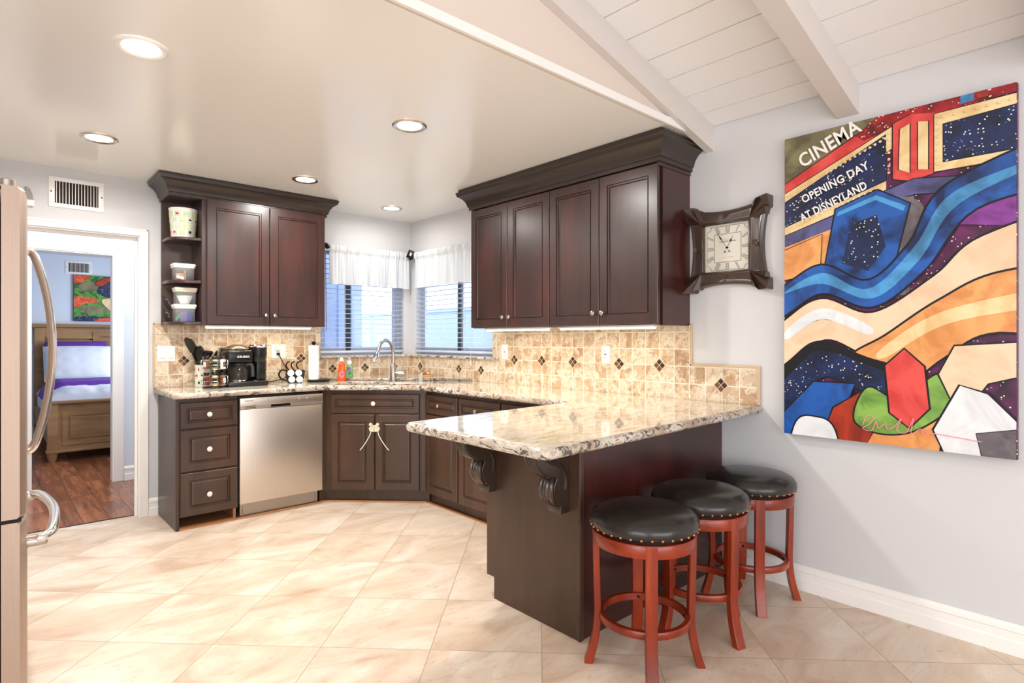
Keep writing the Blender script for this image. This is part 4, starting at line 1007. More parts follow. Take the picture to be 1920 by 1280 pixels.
LY = [
 ('art_plum', 'p', [(0, 0), (1, 0), (1, 1), (0, 1)], 0), ('art_olive', 'p', [(0, .80), (0, 1), (.50, 1), (.30, .93)], 0),
 # marquee bands
 ('art_red', 'p', [(0, .815), (0, .845), (.40, .968), (.50, 1), (.72, 1), (.60, .965)], K*.6), ('art_red_fleck', 'p', [(.36, .955), (.46, 1), (.80, 1), (.56, .955), (.40, .935)], 0),
 ('art_cream', 'p', [(0, .785), (0, .812), (.55, .965), (.55, .90), (.50, .885)], K*.5), ('art_navy', 'p', [(0, .70), (0, .782), (.50, .938), (.50, .80)], K*.5),
 ('art_cream', 'p', [(0, .672), (0, .698), (.50, .798), (.50, .765)], K*.5), ('art_slate', 'p', [(0, .635), (0, .670), (.52, .762), (.52, .715)], K*.5), ('art_orange', 'p', [(0, .56), (0, .632), (.34, .690), (.50, .67), (.50, .56)], 0),
 ('art_red', 'p', [(.53, .80), (.53, .965), (.62, .985), (.72, .975), (.72, .80), (.61, .785)], K*.7), ('art_cream', 'p', [(.555, .825), (.56, .945), (.60, .955), (.60, .81)], K*.6), ('art_cream', 'p', [(.635, .815), (.635, .955), (.675, .950), (.675, .81)], K*.6),
 ('art_slate', 'p', [(.48, .765), (.62, .79), (.80, .775), (1, .80), (1, .73), (.78, .735), (.62, .745), (.50, .735)], K*.6),
 ('art_red_fleck', 'p', [(.58, .985), (.74, .965), (1, .975), (1, 1), (.58, 1)], 0), ('art_cream', 'p', [(.70, .80), (.70, .965), (1, .970), (1, .80)], K*.6), ('art_navy', 'p', [(.735, .825), (.735, .93), (1, .94), (1, .825)], K*.6),
 ('art_brick', 'p', [(.86, .98), (.90, .98), (.90, 1), (.86, 1)], 0), ('art_sky', 'p', [(.80, .975), (.85, .978), (.85, 1), (.80, 1)], 0), ('art_grey', 's', [(.45, .54), (.47, .66), (.55, .74), (.66, .70), (.62, .55), (.52, .50)], 0),
 # plain sweeping ribbons and pebbles in the picture's colours
 ('art_grey', 'p', [(.30, .60), (.44, .74), (.62, .74), (.60, .45), (.40, .45)], 0),
 ('art_blue', 'p', [(.20, .50), (.27, .735), (.46, .775), (.60, .72), (.52, .50)], K), ('art_sky', 'p', [(.575, .70), (.585, .715), (.455, .760), (.28, .725), (.275, .712), (.455, .745)], 0),
 ('art_navy', 'p', [(.30, .56), (.34, .68), (.46, .70), (.50, .60), (.42, .53)], 0), ('art_orange', 'p', [(0, .52), (0, .62), (.20, .66), (.19, .54)], K*.6),
 ('art_violet', 'p', [(.62, .62), (.70, .70), (.82, .72), (1, .70), (1, .62), (.80, .64)], 0), ('art_violet', 'p', [(.76, .42), (.80, .53), (1, .55), (1, .50), (.86, .47), (.82, .41)], 0),
 ('art_blue', 's', [(-.3, .40), (0, .50), (.20, .56), (.42, .50), (.60, .60), (.76, .76), (1.3, .86), (1.3, .74), (.86, .68), (.66, .52), (.44, .42), (.20, .47), (0, .40), (-.3, .3)], K*1.2),
 ('art_sky', 's', [(.0, .475), (.20, .535), (.42, .475), (.62, .59), (.78, .735), (1.2, .80), (.80, .70), (.64, .55), (.44, .445), (.2, .50)], 0),
 ('art_peach', 's', [(-.3, .22), (0, .38), (.20, .45), (.44, .40), (.70, .50), (.88, .60), (1.3, .66), (1.3, .52), (.90, .47), (.70, .37), (.46, .27), (.22, .32), (0, .23), (-.3, .05)], K*1.2),
 ('art_white', 's', [(.02, .355), (.20, .42), (.42, .365), (.42, .335), (.20, .385), (.02, .32)], 0),
 ('art_orange', 's', [(.34, .26), (.50, .33), (.72, .43), (.96, .50), (1.4, .50), (1.4, .30), (.94, .34), (.74, .27), (.56, .17), (.40, .16)], K*1.2),
 ('art_cream', 's', [(.48, .29), (.74, .40), (1.2, .46), (1.2, .42), (.76, .365), (.5, .265)], 0),
 ('art_line', 's', [(-.3, .10), (0, .235), (.18, .315), (.42, .265), (.66, .21), (.5, .12), (.2, .2), (-.3, 0)], 0), ('art_navy', 's', [(-.3, .02), (0, .18), (.18, .28), (.42, .24), (.60, .18), (.50, .13), (.22, .20), (.02, .08), (-.3, -.1)], K),
 ('art_blue', 'p', [(0, 0), (0, .07), (.16, .18), (.36, .18), (.30, .08), (.14, 0)], K),
 ('art_brick', 'p', [(.20, 0), (.26, .10), (.40, .16), (.52, .12), (.46, 0)], K), ('art_orange', 'p', [(.42, 0), (.50, .10), (.64, .14), (.74, .12), (.72, 0)], K),
 ('art_green', 's', [(.36, .07), (.42, .17), (.56, .14), (.72, .22), (.80, .16), (.64, .06), (.48, .035)], K), ('art_red', 'p', [(.52, .10), (.50, .24), (.58, .29), (.66, .24), (.68, .12), (.60, .06)], K*1.1),
 ('art_peach', 'p', [(.78, .30), (.72, .22), (.80, .10), (.90, .20), (1, .22), (1, .31)], K),
 ('art_white', 's', [(.02, -.2), (.06, .03), (.17, .065), (.27, .02), (.3, -.2)], K), ('art_white', 'p', [(.74, 0), (.70, .06), (.80, .19), (.90, .17), (1, .10), (1, 0)], K*1.1), ('art_grey', 'p', [(.88, .0), (.86, .06), (1, .08), (1, 0)], K*.6),
]
pt = canvas(TP, W, Hh, .036, LY, 'wall_canvas', 'large colourful pop-art canvas with a cinema marquee on the pale wall', 'art_plum')
PT = lambda u, v, ang: TP @ Matrix.Translation((u*W, -.036-.0006*22, v*Hh)) @ Matrix.Rotation(-ang, 4, 'Y') @ Rw
for body, u, v, sz, ang, sxx in (('CINEMA', .235, .945, .078, math.radians(24), .78), ('OPENING DAY', .262, .818, .044, math.radians(21), .82), ('AT DISNEYLAND', .255, .758, .044, math.radians(21), .72)):
    text('lettering', body, sz*1.25, PT(u, v, ang), 'paper_white', pt, .0008, sx=sxx)
mb = MB(TP); mb.mat('art_cream')
for (a, b_, c_, d_, n_) in ((.02, .802, .50, .925, 22), (.02, .690, .46, .780, 18), (.715, .82, .715, .955, 8), (.74, .95, .98, .955, 7), (.515, .82, .515, .94, 7)):
    for i in range(n_):
        t_ = i/(n_-1); mb.lathe([(.0065, -.036-.0006*22), (.005, -.036-.0006*22-.001)], ((a+(c_-a)*t_)*W, 0, (b_+(d_-b_)*t_)*Hh), 8, 'y')
pic = [c_ for c_ in pt.children if c_.name.startswith('painted_picture')][0]; bmj = bmesh.new(); bmj.from_mesh(pic.data); n0 = len(bmj.faces)
mb.bm.transform(XF[pt.name].inverted()); tmpm = bpy.data.meshes.new('q'); mb.bm.to_mesh(tmpm); mb.bm.free(); bmj.from_mesh(tmpm); bpy.data.meshes.remove(tmpm); bmj.faces.ensure_lookup_table()
ci = [m_.name for m_ in pic.data.materials].index('art_cream')
for f_ in bmj.faces[n0:]: f_.material_index = ci
bmj.to_mesh(pic.data); bmj.free()
sig = [(.40, .055), (.42, .085), (.45, .08), (.43, .06), (.40, .045), (.44, .04), (.46, .07), (.47, .05), (.50, .065), (.51, .05), (.54, .06), (.57, .085), (.55, .05), (.59, .045), (.62, .09), (.61, .045), (.65, .06), (.66, .045), (.70, .05), (.80, .045), (.88, .04)]
MB(TP).tube(spline([(a*W, -.053, b_*Hh) for a, b_ in sig], 5, False), .0016, 6).build('signature', 'art_pink', pt)

# ================================================================== THINGS ON THE COUNTER
Z0 = CT+.0005
# coffee maker
T = Matrix.Translation((1.465, 4.655, Z0)); c = thing('coffee_maker', 'black coffee maker with a glass carafe under a lidded head', 'coffee maker', (1.465, 4.655, Z0))
mb = MB(T).mat('black_plastic'); mb.box((-.150, -.115, 0), (.145, .125, .038), .010); mb.build('base', None, c)
MB(T).box((-.150, .03, .036), (.145, .125, .29), .012).build('tower', 'black_plastic', c)
MB(T).box((.070, -.060, .036), (.145, .10, .22), .010).build('side_column', 'black_plastic', c)
MB(T).box((-.150, -.112, .180), (.030, .06, .272), .016).build('brew_head', 'black_plastic', c)
MB(T).lathe([(.082, .270), (.086, .280), (.070, .300), (.035, .312), (.0, .314)], (-.058, -.025, 0), 32, sy=1.0, cap=True).build('lid', 'bronze_lid', c)

MB(T).lathe([(.046, .180), (.055, .200), (.062, .245), (.064, .292)], (.088, -.045, 0), 32).build('pod_brewer', 'black_plastic', c)
mb = MB(T).lathe([(.066, .290), (.070, .294), (.070, .304), (.064, .310), (.05, .308), (.0, .300)], (.088, -.045, 0), 32); mb.build('chrome_lid', 'chrome', c)
text('lettering', 'KEURIG', .021, T @ Matrix.Translation((-.040, -.1125, .222)) @ Rw, 'white_plastic', c, sx=1.15)
mb = MB(T).lathe([(.062, .040), (.070, .046), (.074, .085), (.070, .125), (.056, .150), (.052, .158)], (-.058, -.040, 0), 32, cap=False)
cr = mb.build('carafe', 'dark_glass', c)
MB(T).lathe([(.054, .157), (.056, .160), (.055, .172), (.02, .176)], (-.058, -.040, 0), 24).build('carafe_lid', 'black_plastic', cr)
MB(T).lathe([(.069, .0385), (.072, .043), (.069, .047)], (-.058, -.040, 0), 32, cap=False).build('carafe_band', 'chrome', cr)
MB(T).tube(spline([(-.010, -.066, .160), (.014, -.078, .166), (.030, -.084, .150), (.034, -.086, .110), (.034, -.086, .070)], 5, False), [.009]*21, 10, flat=1.4).build('carafe_handle', 'dark_grey', cr)
mb = MB(T); mb.box((.04, -.10, .038), (.068, -.02, .041), .001); mb.build('drip_plate', 'nickel', c)
# power cord of the coffee maker
t_ = MB(); t_.mat('black_plastic').box((1.765, yf-.030, 1.138), (1.790, yf-.0087, 1.158), .004)
t_.tube(spline([(1.782, yf-.022, 1.142), (1.80, yf-.03, 1.10), (1.83, yf-.035, 1.04), (1.845, yf-.03, .99), (1.83, yf-.028, .95), (1.76, yf-.03, .932), (1.68, yf-.04, .922), (1.62, yf-.04, .925)], 5, False), .004, 6)
tag(t_.build('power_cord'), 'thin black power cord plugged into the wide outlet plate', 'cord')
# printed crock with utensils
def prints(mb, c, r, z0, z1, n, rnd, rows, cols=('green_print', 'red_print', 'black_print', 'yellow_print')):
    for j in range(rows):
        for i in range(n):
            a = 2*PI*(i+.5*(j % 2))/n; zz = z0+(z1-z0)*(j+.5)/rows; hw = .8*PI/n*.85; hh = (z1-z0)/rows*.40; rr = r(zz)+.0006
            mb.mat('green_print')
            def arc(a0, a1, za, zb, mt, rq): 
                mb.mat(mt); m_ = 4; lo = [(c[0]+rq*math.cos(a0+(a1-a0)*k/m_), c[1]+rq*math.sin(a0+(a1-a0)*k/m_), za) for k in range(m_+1)]; hi = [(p[0], p[1], zb) for p in lo]
                L0 = [mb._v(p) for p in lo]; H0 = [mb._v(p) for p in hi]
                for k in range(m_): mb._f([L0[k], L0[k+1], H0[k+1], H0[k]])
            arc(a-hw, a+hw, zz-hh, zz-hh+.004, 'green_print', rr); arc(a-hw, a+hw, zz+hh-.004, zz+hh, 'green_print', rr); arc(a-hw, a-hw+.004/rr, zz-hh, zz+hh, 'green_print', rr); arc(a+hw-.004/rr, a+hw, zz-hh, zz+hh, 'green_print', rr)
            k_ = rnd.choice(cols); arc(a-hw*rnd.uniform(.4, .75), a+hw*rnd.uniform(.2, .7), zz-hh*rnd.uniform(.2, .6), zz+hh*rnd.uniform(.2, .6), k_, rr+.0002)
rnd = random.Random(4)
cx_, cy_ = 1.205, 4.745
k = thing('utensil_crock', 'printed white crock holding black cooking utensils', 'crock', (cx_, cy_, Z0))
MB().lathe([(.056, Z0), (.060, Z0+.004), (.060, Z0+.160), (.062, Z0+.164), (.057, Z0+.164), (.055, Z0+.01), (.0, Z0+.01)], (cx_, cy_, 0), 32, cap=False).build('pot', 'white_plastic', k)
mb = MB(); prints(mb, (cx_, cy_), lambda z: .060, Z0+.01, Z0+.155, 8, rnd, 3); mb.build('printed_pattern', None, k, auto=None)
def utensil(kind, tip, label):
    b_ = Vector((cx_+(tip[0]-cx_)*-.15, cy_+(tip[1]-cy_)*-.15, Z0+.014)); t_ = Vector(tip); d = (t_-b_).normalized(); n0 = t_-d*.085
    Mx = Matrix.Translation(n0) @ d.to_track_quat('Z', 'Y').to_matrix().to_4x4()
    mb = MB(); mb.mat('black_plastic' if kind != 'metal' else 'chrome').tube([b_, b_.lerp(n0, .5), n0], [.005, .0055, .006], 8)
    m2 = MB(Mx); m2.mats = mb.mats
    if kind == 'turner':
        P = round_poly([(-.016, 0), (.016, 0), (.044, .05), (.040, .10), (.0, .125), (-.040, .10), (-.044, .05)], .010, 3)
        rg = [[(x, y*0+.004*s+(.012*(x/.04)**2), y) for x, y in P] for s in (-1, 1)]; m2.rings(rg, smooth=False)
    elif kind == 'ladle': m2.lathe([(.0, .012), (.026, .020), (.038, .04), (.042, .062), (.039, .062), (.033, .04), (.02, .024), (.0, .018)], n=20, cap=False, sy=.75)
    elif kind == 'spoon': m2.sphere((0, 0, .05), .03, 16, (1., .35, 1.5))
    elif kind == 'metal': m2.sphere((0, 0, .03), .012, 12, (1., .5, 1.7))
    me = bpy.data.meshes.new('q'); m2.bm.to_mesh(me); m2.bm.free(); mb.bm.from_mesh(me); bpy.data.meshes.remove(me)
    o = mb.build('cooking_utensil', auto=40); return tag(o, label, 'utensil', 'utensils standing in the printed crock')
utensil('turner', (1.085, 4.68, 1.245), 'broad black turner leaning out toward the light switch')
utensil('turner', (1.135, 4.68, 1.185), 'black slotted turner behind the broad black one')
utensil('ladle', (1.225, 4.70, 1.20), 'round black ladle standing tallest over the spice rack')
utensil('spoon', (1.19, 4.775, 1.21), 'black spoon tucked behind the ladle')
utensil('spoon', (1.295, 4.74, 1.175), 'black spoon leaning toward the coffee maker')
utensil('metal', (1.25, 4.69, 1.13), 'shiny metal spoon in front of the ladle')
utensil('metal', (1.21, 4.68, 1.13), 'shiny metal spoon next to the slotted turner')
# revolving two-tier wire spice rack with its jars
RX, RY = 1.238, 4.585
r_ = thing('spice_rack', 'two-tier revolving wire spice rack', 'spice rack', (RX, RY, Z0))
MB().lathe([(.078, Z0), (.080, Z0+.004), (.078, Z0+.010), (.02, Z0+.012)], (RX, RY, 0), 32).build('turntable', 'black_plastic', r_)
mb = MB(); mb.tube([(RX, RY, Z0+.01), (RX, RY, 1.145)], .004, 8)
for zb in (.936, 1.052):
    for dz, rr in ((0, .085), (.030, .090), (.066, .088)):
        mb.lathe([(rr-.0018, zb+dz-.0018), (rr+.0018, zb+dz-.0018), (rr+.0018, zb+dz+.0018), (rr-.0018, zb+dz+.0018), (rr-.0018, zb+dz-.0018)], (RX, RY, 0), 40, cap=False)
    for i in range(12):
        a = 2*PI*i/12; x, y = math.cos(a), math.sin(a); mb.tube([(RX+.0+x*.004, RY+y*.004, zb), (RX+x*.085, RY+y*.085, zb), (RX+x*.090, RY+y*.090, zb+.030), (RX+x*.088, RY+y*.088, zb+.066)], .0013, 5)
mb.build('wire_frame', 'chrome', r_)
def jar(zb, a, fill, lab):
    x, y = RX+.062*math.cos(a), RY+.062*math.sin(a)
    j = thing('spice_jar', lab, 'jar', (x, y, zb+.0015), 0, 'glass spice jars in the revolving rack'); T = XF[j.name]
    MB(T).lathe([(.018, 0), (.019, .003), (.019, .062), (.015, .068), (.015, .072)], n=16).build('glass_body', fill, j)
    MB(T).lathe([(.0185, .0722), (.0185, .086), (.017, .088)], n=16).build('lid', 'black_plastic', j)
    mb = MB(T); R0 = .0194; m_ = 5; a0 = -.9+a
    lo = [mb._v((R0*math.cos(a0+1.8*q/m_), R0*math.sin(a0+1.8*q/m_), .014)) for q in range(m_+1)]; hi = [mb._v((R0*math.cos(a0+1.8*q/m_), R0*math.sin(a0+1.8*q/m_), .05)) for q in range(m_+1)]
    for q in range(m_): mb._f([lo[q], lo[q+1], hi[q+1], hi[q]])
    mb.build('paper_label', 'black_print' if fill != 'bean_brown' else 'paper_white', j)
fills = [('spice_red', 'red'), ('spice_tan', 'tan'), ('bean_brown', 'brown'), ('spice_green', 'green'), ('paper_white', 'white'), ('yellow_print', 'yellow')]
POSN = ['on the side toward the crock', 'facing the room beside it', 'at the front of the tier', 'toward the coffee maker', 'at the back near the tiles', 'behind the centre post']
for ti, zb in ((0, .936), (1, 1.052)):
    for i in range(6):
        fl, cn = fills[(i+ti*2) % 6]
        jar(zb, math.radians(-165+i*60), fl, f'{cn} filled spice jar in the {"upper" if ti else "lower"} tier, {POSN[i]}')
# coffee-cup shaped pod rack
PX = Matrix.Translation((1.855, 4.655, Z0)) @ Matrix.Rotation(math.radians(-20), 4, 'Z')
r_ = thing('pod_rack', 'black coffee-cup shaped rack with steam curls holding white pods', 'pod rack', PX.to_translation(), math.radians(-20))
cup = [(-.052, .0), (.052, .0), (.074, .045), (.080, .105), (-.066, .105), (-.070, .05)]
mb = MB(PX); mb.prism(round_poly(cup, [.01, .01, .03, .012, .012, .02], 4), -.002, .002, 'y')
mb.build('cup_plate', 'black_metal', r_)
MB(PX).tube(spline([(-.064, 0, .100), (-.100, 0, .104), (-.118, 0, .070), (-.100, 0, .034), (-.058, 0, .02)], 6, False), .007, 8).build('cup_handle', 'black_metal', r_)
for x in (-.048, -.010, .030):
    MB(PX).tube(spline([(x+.006, 0, .102), (x-.010, 0, .125), (x-.016, 0, .148), (x-.006, 0, .166), (x+.010, 0, .172)], 5, False), .0055, 8).build('steam_curl', 'black_metal', r_)
mb = MB(PX); mb.box((-.05, -.001, 0), (.055, .055, .004), .002); mb.build('foot', 'black_metal', r_)
for i, (x, z, l) in enumerate(((-.030, .082, 'upper pod nearer the coffee maker on the cup rack'), (.030, .082, 'upper pod nearer the paper towel on the cup rack'), (-.022, .030, 'lower pod nearer the coffee maker on the cup rack'), (.036, .030, 'lower pod nearer the paper towel on the cup rack'))):
    Tq = PX @ Matrix.Translation((x, -.003, z)); q = thing('coffee_pod', 'white coffee '+l, 'coffee pod', Tq.to_translation(), math.radians(-20), 'white coffee pods on the cup rack')
    MB(Tq).lathe([(.019, 0), (.022, -.018 if z > .05 else -.030), (.0255, -.022 if z > .05 else -.034), (.0255, -.024 if z > .05 else -.036), (.0, -.0245 if z > .05 else -.0365)], axis='y', n=24).build('cup', 'paper_white', q)
# paper towel
tx, ty = 2.020, 4.665
h_ = thing('paper_towel_holder', 'paper towel stand with a round black base and black knob', 'paper towel holder', (tx, ty, Z0))
MB().lathe([(.088, Z0), (.090, Z0+.003), (.090, Z0+.016), (.084, Z0+.020), (.0, Z0+.020)], (tx+.03, ty-.02, 0), 40).build('base', 'black_metal', h_)
MB().lathe([(.005, Z0+.02), (.005, Z0+.310)], (tx, ty, 0), 12).build('post', 'black_metal', h_)
MB().lathe([(.008, Z0+.305), (.017, Z0+.313), (.019, Z0+.325), (.012, Z0+.335), (.0, Z0+.337)], (tx, ty, 0), 20, cap=False).build('knob', 'black_metal', h_)
o = MB().lathe([(.008, Z0+.0215), (.043, Z0+.0215), (.0425, Z0+.302), (.008, Z0+.302), (.008, Z0+.0215)], (tx, ty, 0), 36, cap=False).build('paper_towel_roll', 'paper_white')
tag(o, 'slim white paper towel roll on the black stand', 'paper towel')
# soaps
x, y = 2.235, 4.600
s = thing('dish_soap', 'orange dish soap bottle with a white cap', 'soap bottle', (x, y, Z0)); T = Matrix.Translation((x, y, Z0)) @ Matrix.Rotation(math.radians(-40), 4, 'Z')
MB(T).lathe([(.030, 0), (.036, .006), (.037, .05), (.035, .085), (.027, .115), (.030, .135), (.022, .152), (.012, .160), (.012, .166)], n=28, sy=.62).build('bottle', 'orange_soap', s)
MB(T).lathe([(.016, .166), (.017, .182), (.012, .186), (.011, .198), (.0, .200)], n=20, cap=False).build('cap', 'white_plastic', s)
mb = MB(T); mb.mat('label_pink').lathe([(.024, -.0232), (.022, -.0236), (.0, -.0240)], (.006, 0, .055), 24, 'y', sx=1.3); mb.mat('label_purple').lathe([(.014, -.0242), (.0, -.0243)], (.008, 0, .058), 20, 'y', sx=.8, sy=1.1); mb.build('label', None, s)
x, y = 2.352, 4.690; zl = CT+.0235
s = thing('hand_soap', 'clear pump bottle of green hand soap beside the orange one', 'soap bottle', (x, y, zl)); T = Matrix.Translation((x, y, zl)) @ Matrix.Rotation(math.radians(-40), 4, 'Z')
MB(T).lathe([(.026, 0), (.032, .005), (.032, .05), (.029, .09), (.020, .108), (.014, .112)], n=24, sy=.7).build('bottle', 'green_soap', s)
mb = MB(T).lathe([(.018, .112), (.018, .138), (.014, .144), (.006, .146), (.006, .160), (.010, .162), (.010, .170), (.0, .171)], n=20, cap=False); mb.box((-.008, -.030, .163), (.008, .006, .170), .003); mb.build('pump', 'white_plastic', s)
mb = MB(T); mb.mat('label_purple').box((-.018, -.0232, .055), (.016, -.0222, .075)); mb.mat('green_pack').box((-.004, -.0232, .020), (.018, -.0222, .050)); mb.mat('black_print').box((-.012, -.0234, .078), (.010, -.0222, .084)); mb.build('label', None, s)
# faucet
fx, fy = 2.545, 4.285
f = thing('faucet', 'brushed steel gooseneck kitchen faucet with a side lever', 'faucet', (fx, fy, Z0)); T = Matrix.Translation((fx, fy, Z0)) @ Matrix.Rotation(-PI/4, 4, 'Z')
MB(T).lathe([(.031, 0), (.031, .004), (.026, .008), (.026, .135), (.024, .140), (.018, .143)], n=28).build('body', 'brushed_nickel', f)
pts = [(0, 0, .14), (0, 0, .24), (-.008, -.015, .295), (-.022, -.05, .332), (-.040, -.095, .345), (-.060, -.140, .325), (-.073, -.172, .280), (-.080, -.19, .240)]
MB(T).tube(spline(pts, 7, False), .0135, 14).build('gooseneck', 'brushed_nickel', f)
MB(T).tube([(-.079, -.187, .252), (-.083, -.196, .232), (-.089, -.210, .195), (-.094, -.220, .168)], [.0145, .019, .023, .021], 18).build('spray_head', 'chrome', f)
hb = MB(T).lathe([(.024, .020), (.025, .028), (.025, .095), (.020, .104), (.0, .106)], (0, 0, .063), 24, 'x').build('handle_hub', 'brushed_nickel', f)
MB(T).tube([(.080, 0, .085), (.082, .002, .128)], [.006, .0065], 10).build('lever', 'brushed_nickel', hb)
o = MB(Matrix.Translation((2.715, 4.125, Z0))).lathe([(.020, 0), (.021, .004), (.019, .060), (.021, .064), (.021, .072), (.0, .073)], n=24, cap=False).build('soap_dispenser', 'chrome')
tag(o, 'short chrome cylinder standing on the worktop beside the faucet', 'air gap')
# flowery ornament base left on the ledge
T = Matrix.Translation((2.93, 4.37, CT+.0235)) @ Matrix.Rotation(-PI/4, 4, 'Z'); o_ = thing('flower_ornament', 'small flowery ornament with a red heart on the corner ledge', 'ornament', T.to_translation(), -PI/4)
mb = MB(T).lathe([(.070, 0), (.072, .004), (.068, .012), (.0, .014)], n=28, sy=.5, cap=False); mb.build('base', 'spice_tan', o_)
rnd = random.Random(8); mb = MB(T)
for i in range(40):
    a = rnd.uniform(0, 6.28); q = rnd.uniform(.3, 1); mb.mat(rnd.choice(['leaf_green', 'white_plastic', 'yellow_print', 'label_pink', 'spice_tan'])); mb.sphere((.066*q*math.cos(a), .032*q*math.sin(a), .014+rnd.uniform(0, .012)), rnd.uniform(.005, .009), 6)
mb.build('flowers', None, o_)
mb = MB(T); mb.prism([(v.x, v.y) for v in spline([(0, .014, 0), (.012, .026, 0), (.009, .036, 0), (0, .031, 0), (-.009, .036, 0), (-.012, .026, 0)], 5)], -.040, -.028, 'y'); mb.build('heart', 'red_print', o_)
# hanging ornament at the cupboard side of the window
# ---- end shelf items
bx_, by_ = 1.052, 4.665
k = thing('popcorn_bucket', 'round white bucket printed with small comic panels on the top shelf', 'bucket', (bx_, by_, 1.987))
MB().lathe([(.074, 1.9865), (.076, 1.990), (.091, 2.192), (.094, 2.196), (.091, 2.199), (.088, 2.194), (.073, 1.994), (.0, 1.994)], (bx_, by_, 0), 40, cap=False).build('tub', 'white_plastic', k)
mb = MB(); prints(mb, (bx_, by_), lambda z: .0772+(z-1.99)*.0755, 2.005, 2.175, 10, random.Random(2), 4); mb.build('printed_pattern', None, k, auto=None)
def tub(z, x, y, lid, fill, lab, h=.105, w=.135):
    t_ = thing('storage_container', lab, 'container', (x, y, z), 0, 'clear lidded containers on the end shelves'); a = w/2; d = .055
    T = Matrix.Translation((x, y, z)); P = lambda s: round_poly([(-a*s, -d*s), (a*s, -d*s), (a*s, d*s), (-a*s, d*s)], .014, 4)
    def ring(s, zz): return [(p[0], p[1], zz) for p in P(s)]
    MB(T).rings([ring(.92, 0), ring(.97, h-.018), ring(.95, h-.018), ring(.90, .003)], False, False).rings([ring(.92, 0), ring(.90, .003)]).build('tub', 'clear_plastic', t_)
    MB(T).rings([ring(1.0, h-.030), ring(1.03, h-.016), ring(1.07, h-.016), ring(1.08, h-.004), ring(1.02, h)]).build('lid', lid, t_)
    return t_, T
t_, T = tub(1.6835, 1.045, 4.64, 'white_plastic', None, 'clear container of packets with a white lid on the middle shelf', .120)
def packets(T, spec, nm, lab, gr):
    for i, (mt, cx2, cz, rot, w, h, lb) in enumerate(spec):
        M = T @ Matrix.Translation((cx2, -.02+.012*i, cz)) @ Matrix.Rotation(rot, 4, 'Y'); o = MB(M).box((-w/2, -.004, -h/2), (w/2, .004, h/2), .003).build(nm, mt); tag(o, lb, 'packet', gr)
packets(T, [('paper_white', -.022, .022, .25, .05, .02, 'white packet lying in the middle shelf container'), ('spice_tan', -.02, .036, -.2, .05, .04, 'tan packet lying in the middle shelf container'), ('art_orange', .012, .045, .0, .016, .07, 'upright pale orange packet in the middle shelf container')], 'packet', '', 'packets in the middle shelf container')
t2, T2 = tub(1.3905, 1.050, 4.64, 'white_plastic', None, 'lower clear container of blue packets on the bottom shelf', .125)
packets(T2, [('green_pack', -.040, .035, .6, .018, .055, 'green packet in the bottom container'), ('purple_pack', -.004, .042, 0, .045, .07, 'violet packet in the bottom container'), ('blue_pack', .036, .042, .0, .036, .072, 'blue packet in the bottom container')], 'packet', '', 'packets in the bottom container')
t3, T3 = tub(1.5165, 1.055, 4.64, 'cream_plastic', None, 'clear container of paper filters stacked upper on the bottom shelf', .118)
n = 48; rg = []
for r0, z in ((.026, .004), (.048, .062)):
    rg.append([(r0*(1+.06*(i % 2))*math.cos(2*PI*i/n), r0*.9*(1+.06*(i % 2))*math.sin(2*PI*i/n), z) for i in range(n)])
o = MB(T3).rings(rg, smooth=False).build('paper_filters', 'paper_white', auto=None); tag(o, 'stack of fluted white paper filters inside the upper container', 'coffee filter')
for i, z in enumerate((1.535, 1.44)):
    Tm = Matrix.Translation((.955, 4.795, z)) ; g = thing('hanging_clip', ('upper' if i == 0 else 'lower')+' grey angled clip on the back board of the end shelf', 'clip', Tm.to_translation(), 0, 'grey clips inside the end shelf')
    MB(Tm).tube(spline([(-.004, -.012, .045), (.006, -.016, .0), (.022, -.016, -.03), (.040, -.014, -.05)], 5, False), .009, 8, flat=.6).build('blade', 'dark_grey', g)
    MB(Tm).tube([(-.002, -.012, .02), (.022, -.022, .018), (.034, -.022, -.014)], .004, 8).build('spring', 'chrome', g)

# ================================================================== HALL AND BEDROOM
b = thing('bed', 'rustic wooden bed with a shuttered headboard seen through the doorway', 'bed', (1.25, 8.6, 0)); bx0, bx1 = .466, 2.10
for x in (bx0, bx1-.09):
    mb = MB(); mb.box((x, 7.56, .09), (x+.09, 7.65, .60), .004); mb.lathe([(.030, 0), (.036, .02), (.046, .07), (.050, .09)], (x+.045, 7.605, 0), 16)
    mb.build('leg', 'rustic', b)
mb = MB(); mb.box((bx0-.01, 7.55, .60), (bx1+.01, 7.66, .625), .004); mb.box((bx0-.008, 7.552, .095), (bx1+.008, 7.66, .125), .004); mb.box((bx0+.09, 7.59, .125), (bx1-.09, 7.63, .60))
mb.build('footboard', 'rustic', b)
mb = MB(); px0, px1 = bx0+.15, 1.25; front_ = door_panel(MB(Matrix.Translation((bx0+.12, 7.5895, .16))), 1.36, .36, .012, 'raised', .05); front_.build('foot_panel', 'rustic', b, auto=None)
MB().box((bx0+.01, 7.65, .18), (bx0+.05, 9.72, .42)).build('side_rail', 'rustic', b, auto=None)
mb = MB(); hz = 1.47
mb.box((bx0, 9.70, 0), (bx0+.11, 9.78, hz-.05), .004); mb.box((bx1-.11, 9.70, 0), (bx1, 9.78, hz-.05), .004); mb.box((bx0-.03, 9.67, hz-.045), (bx1+.03, 9.79, hz), .006); mb.box((bx0, 9.71, .5), (bx1, 9.775, .62)); mb.box((bx0, 9.71, hz-.16), (bx1, 9.775, hz-.05)); mb.box((bx0+.1, 9.74, .6), (bx1-.1, 9.77, hz-.1))
for x in (bx0+.62, bx1-.72): mb.box((x, 9.70, .6), (x+.08, 9.775, hz-.1))
mb.build('headboard', 'rustic', b)
mb = MB(); z = .66
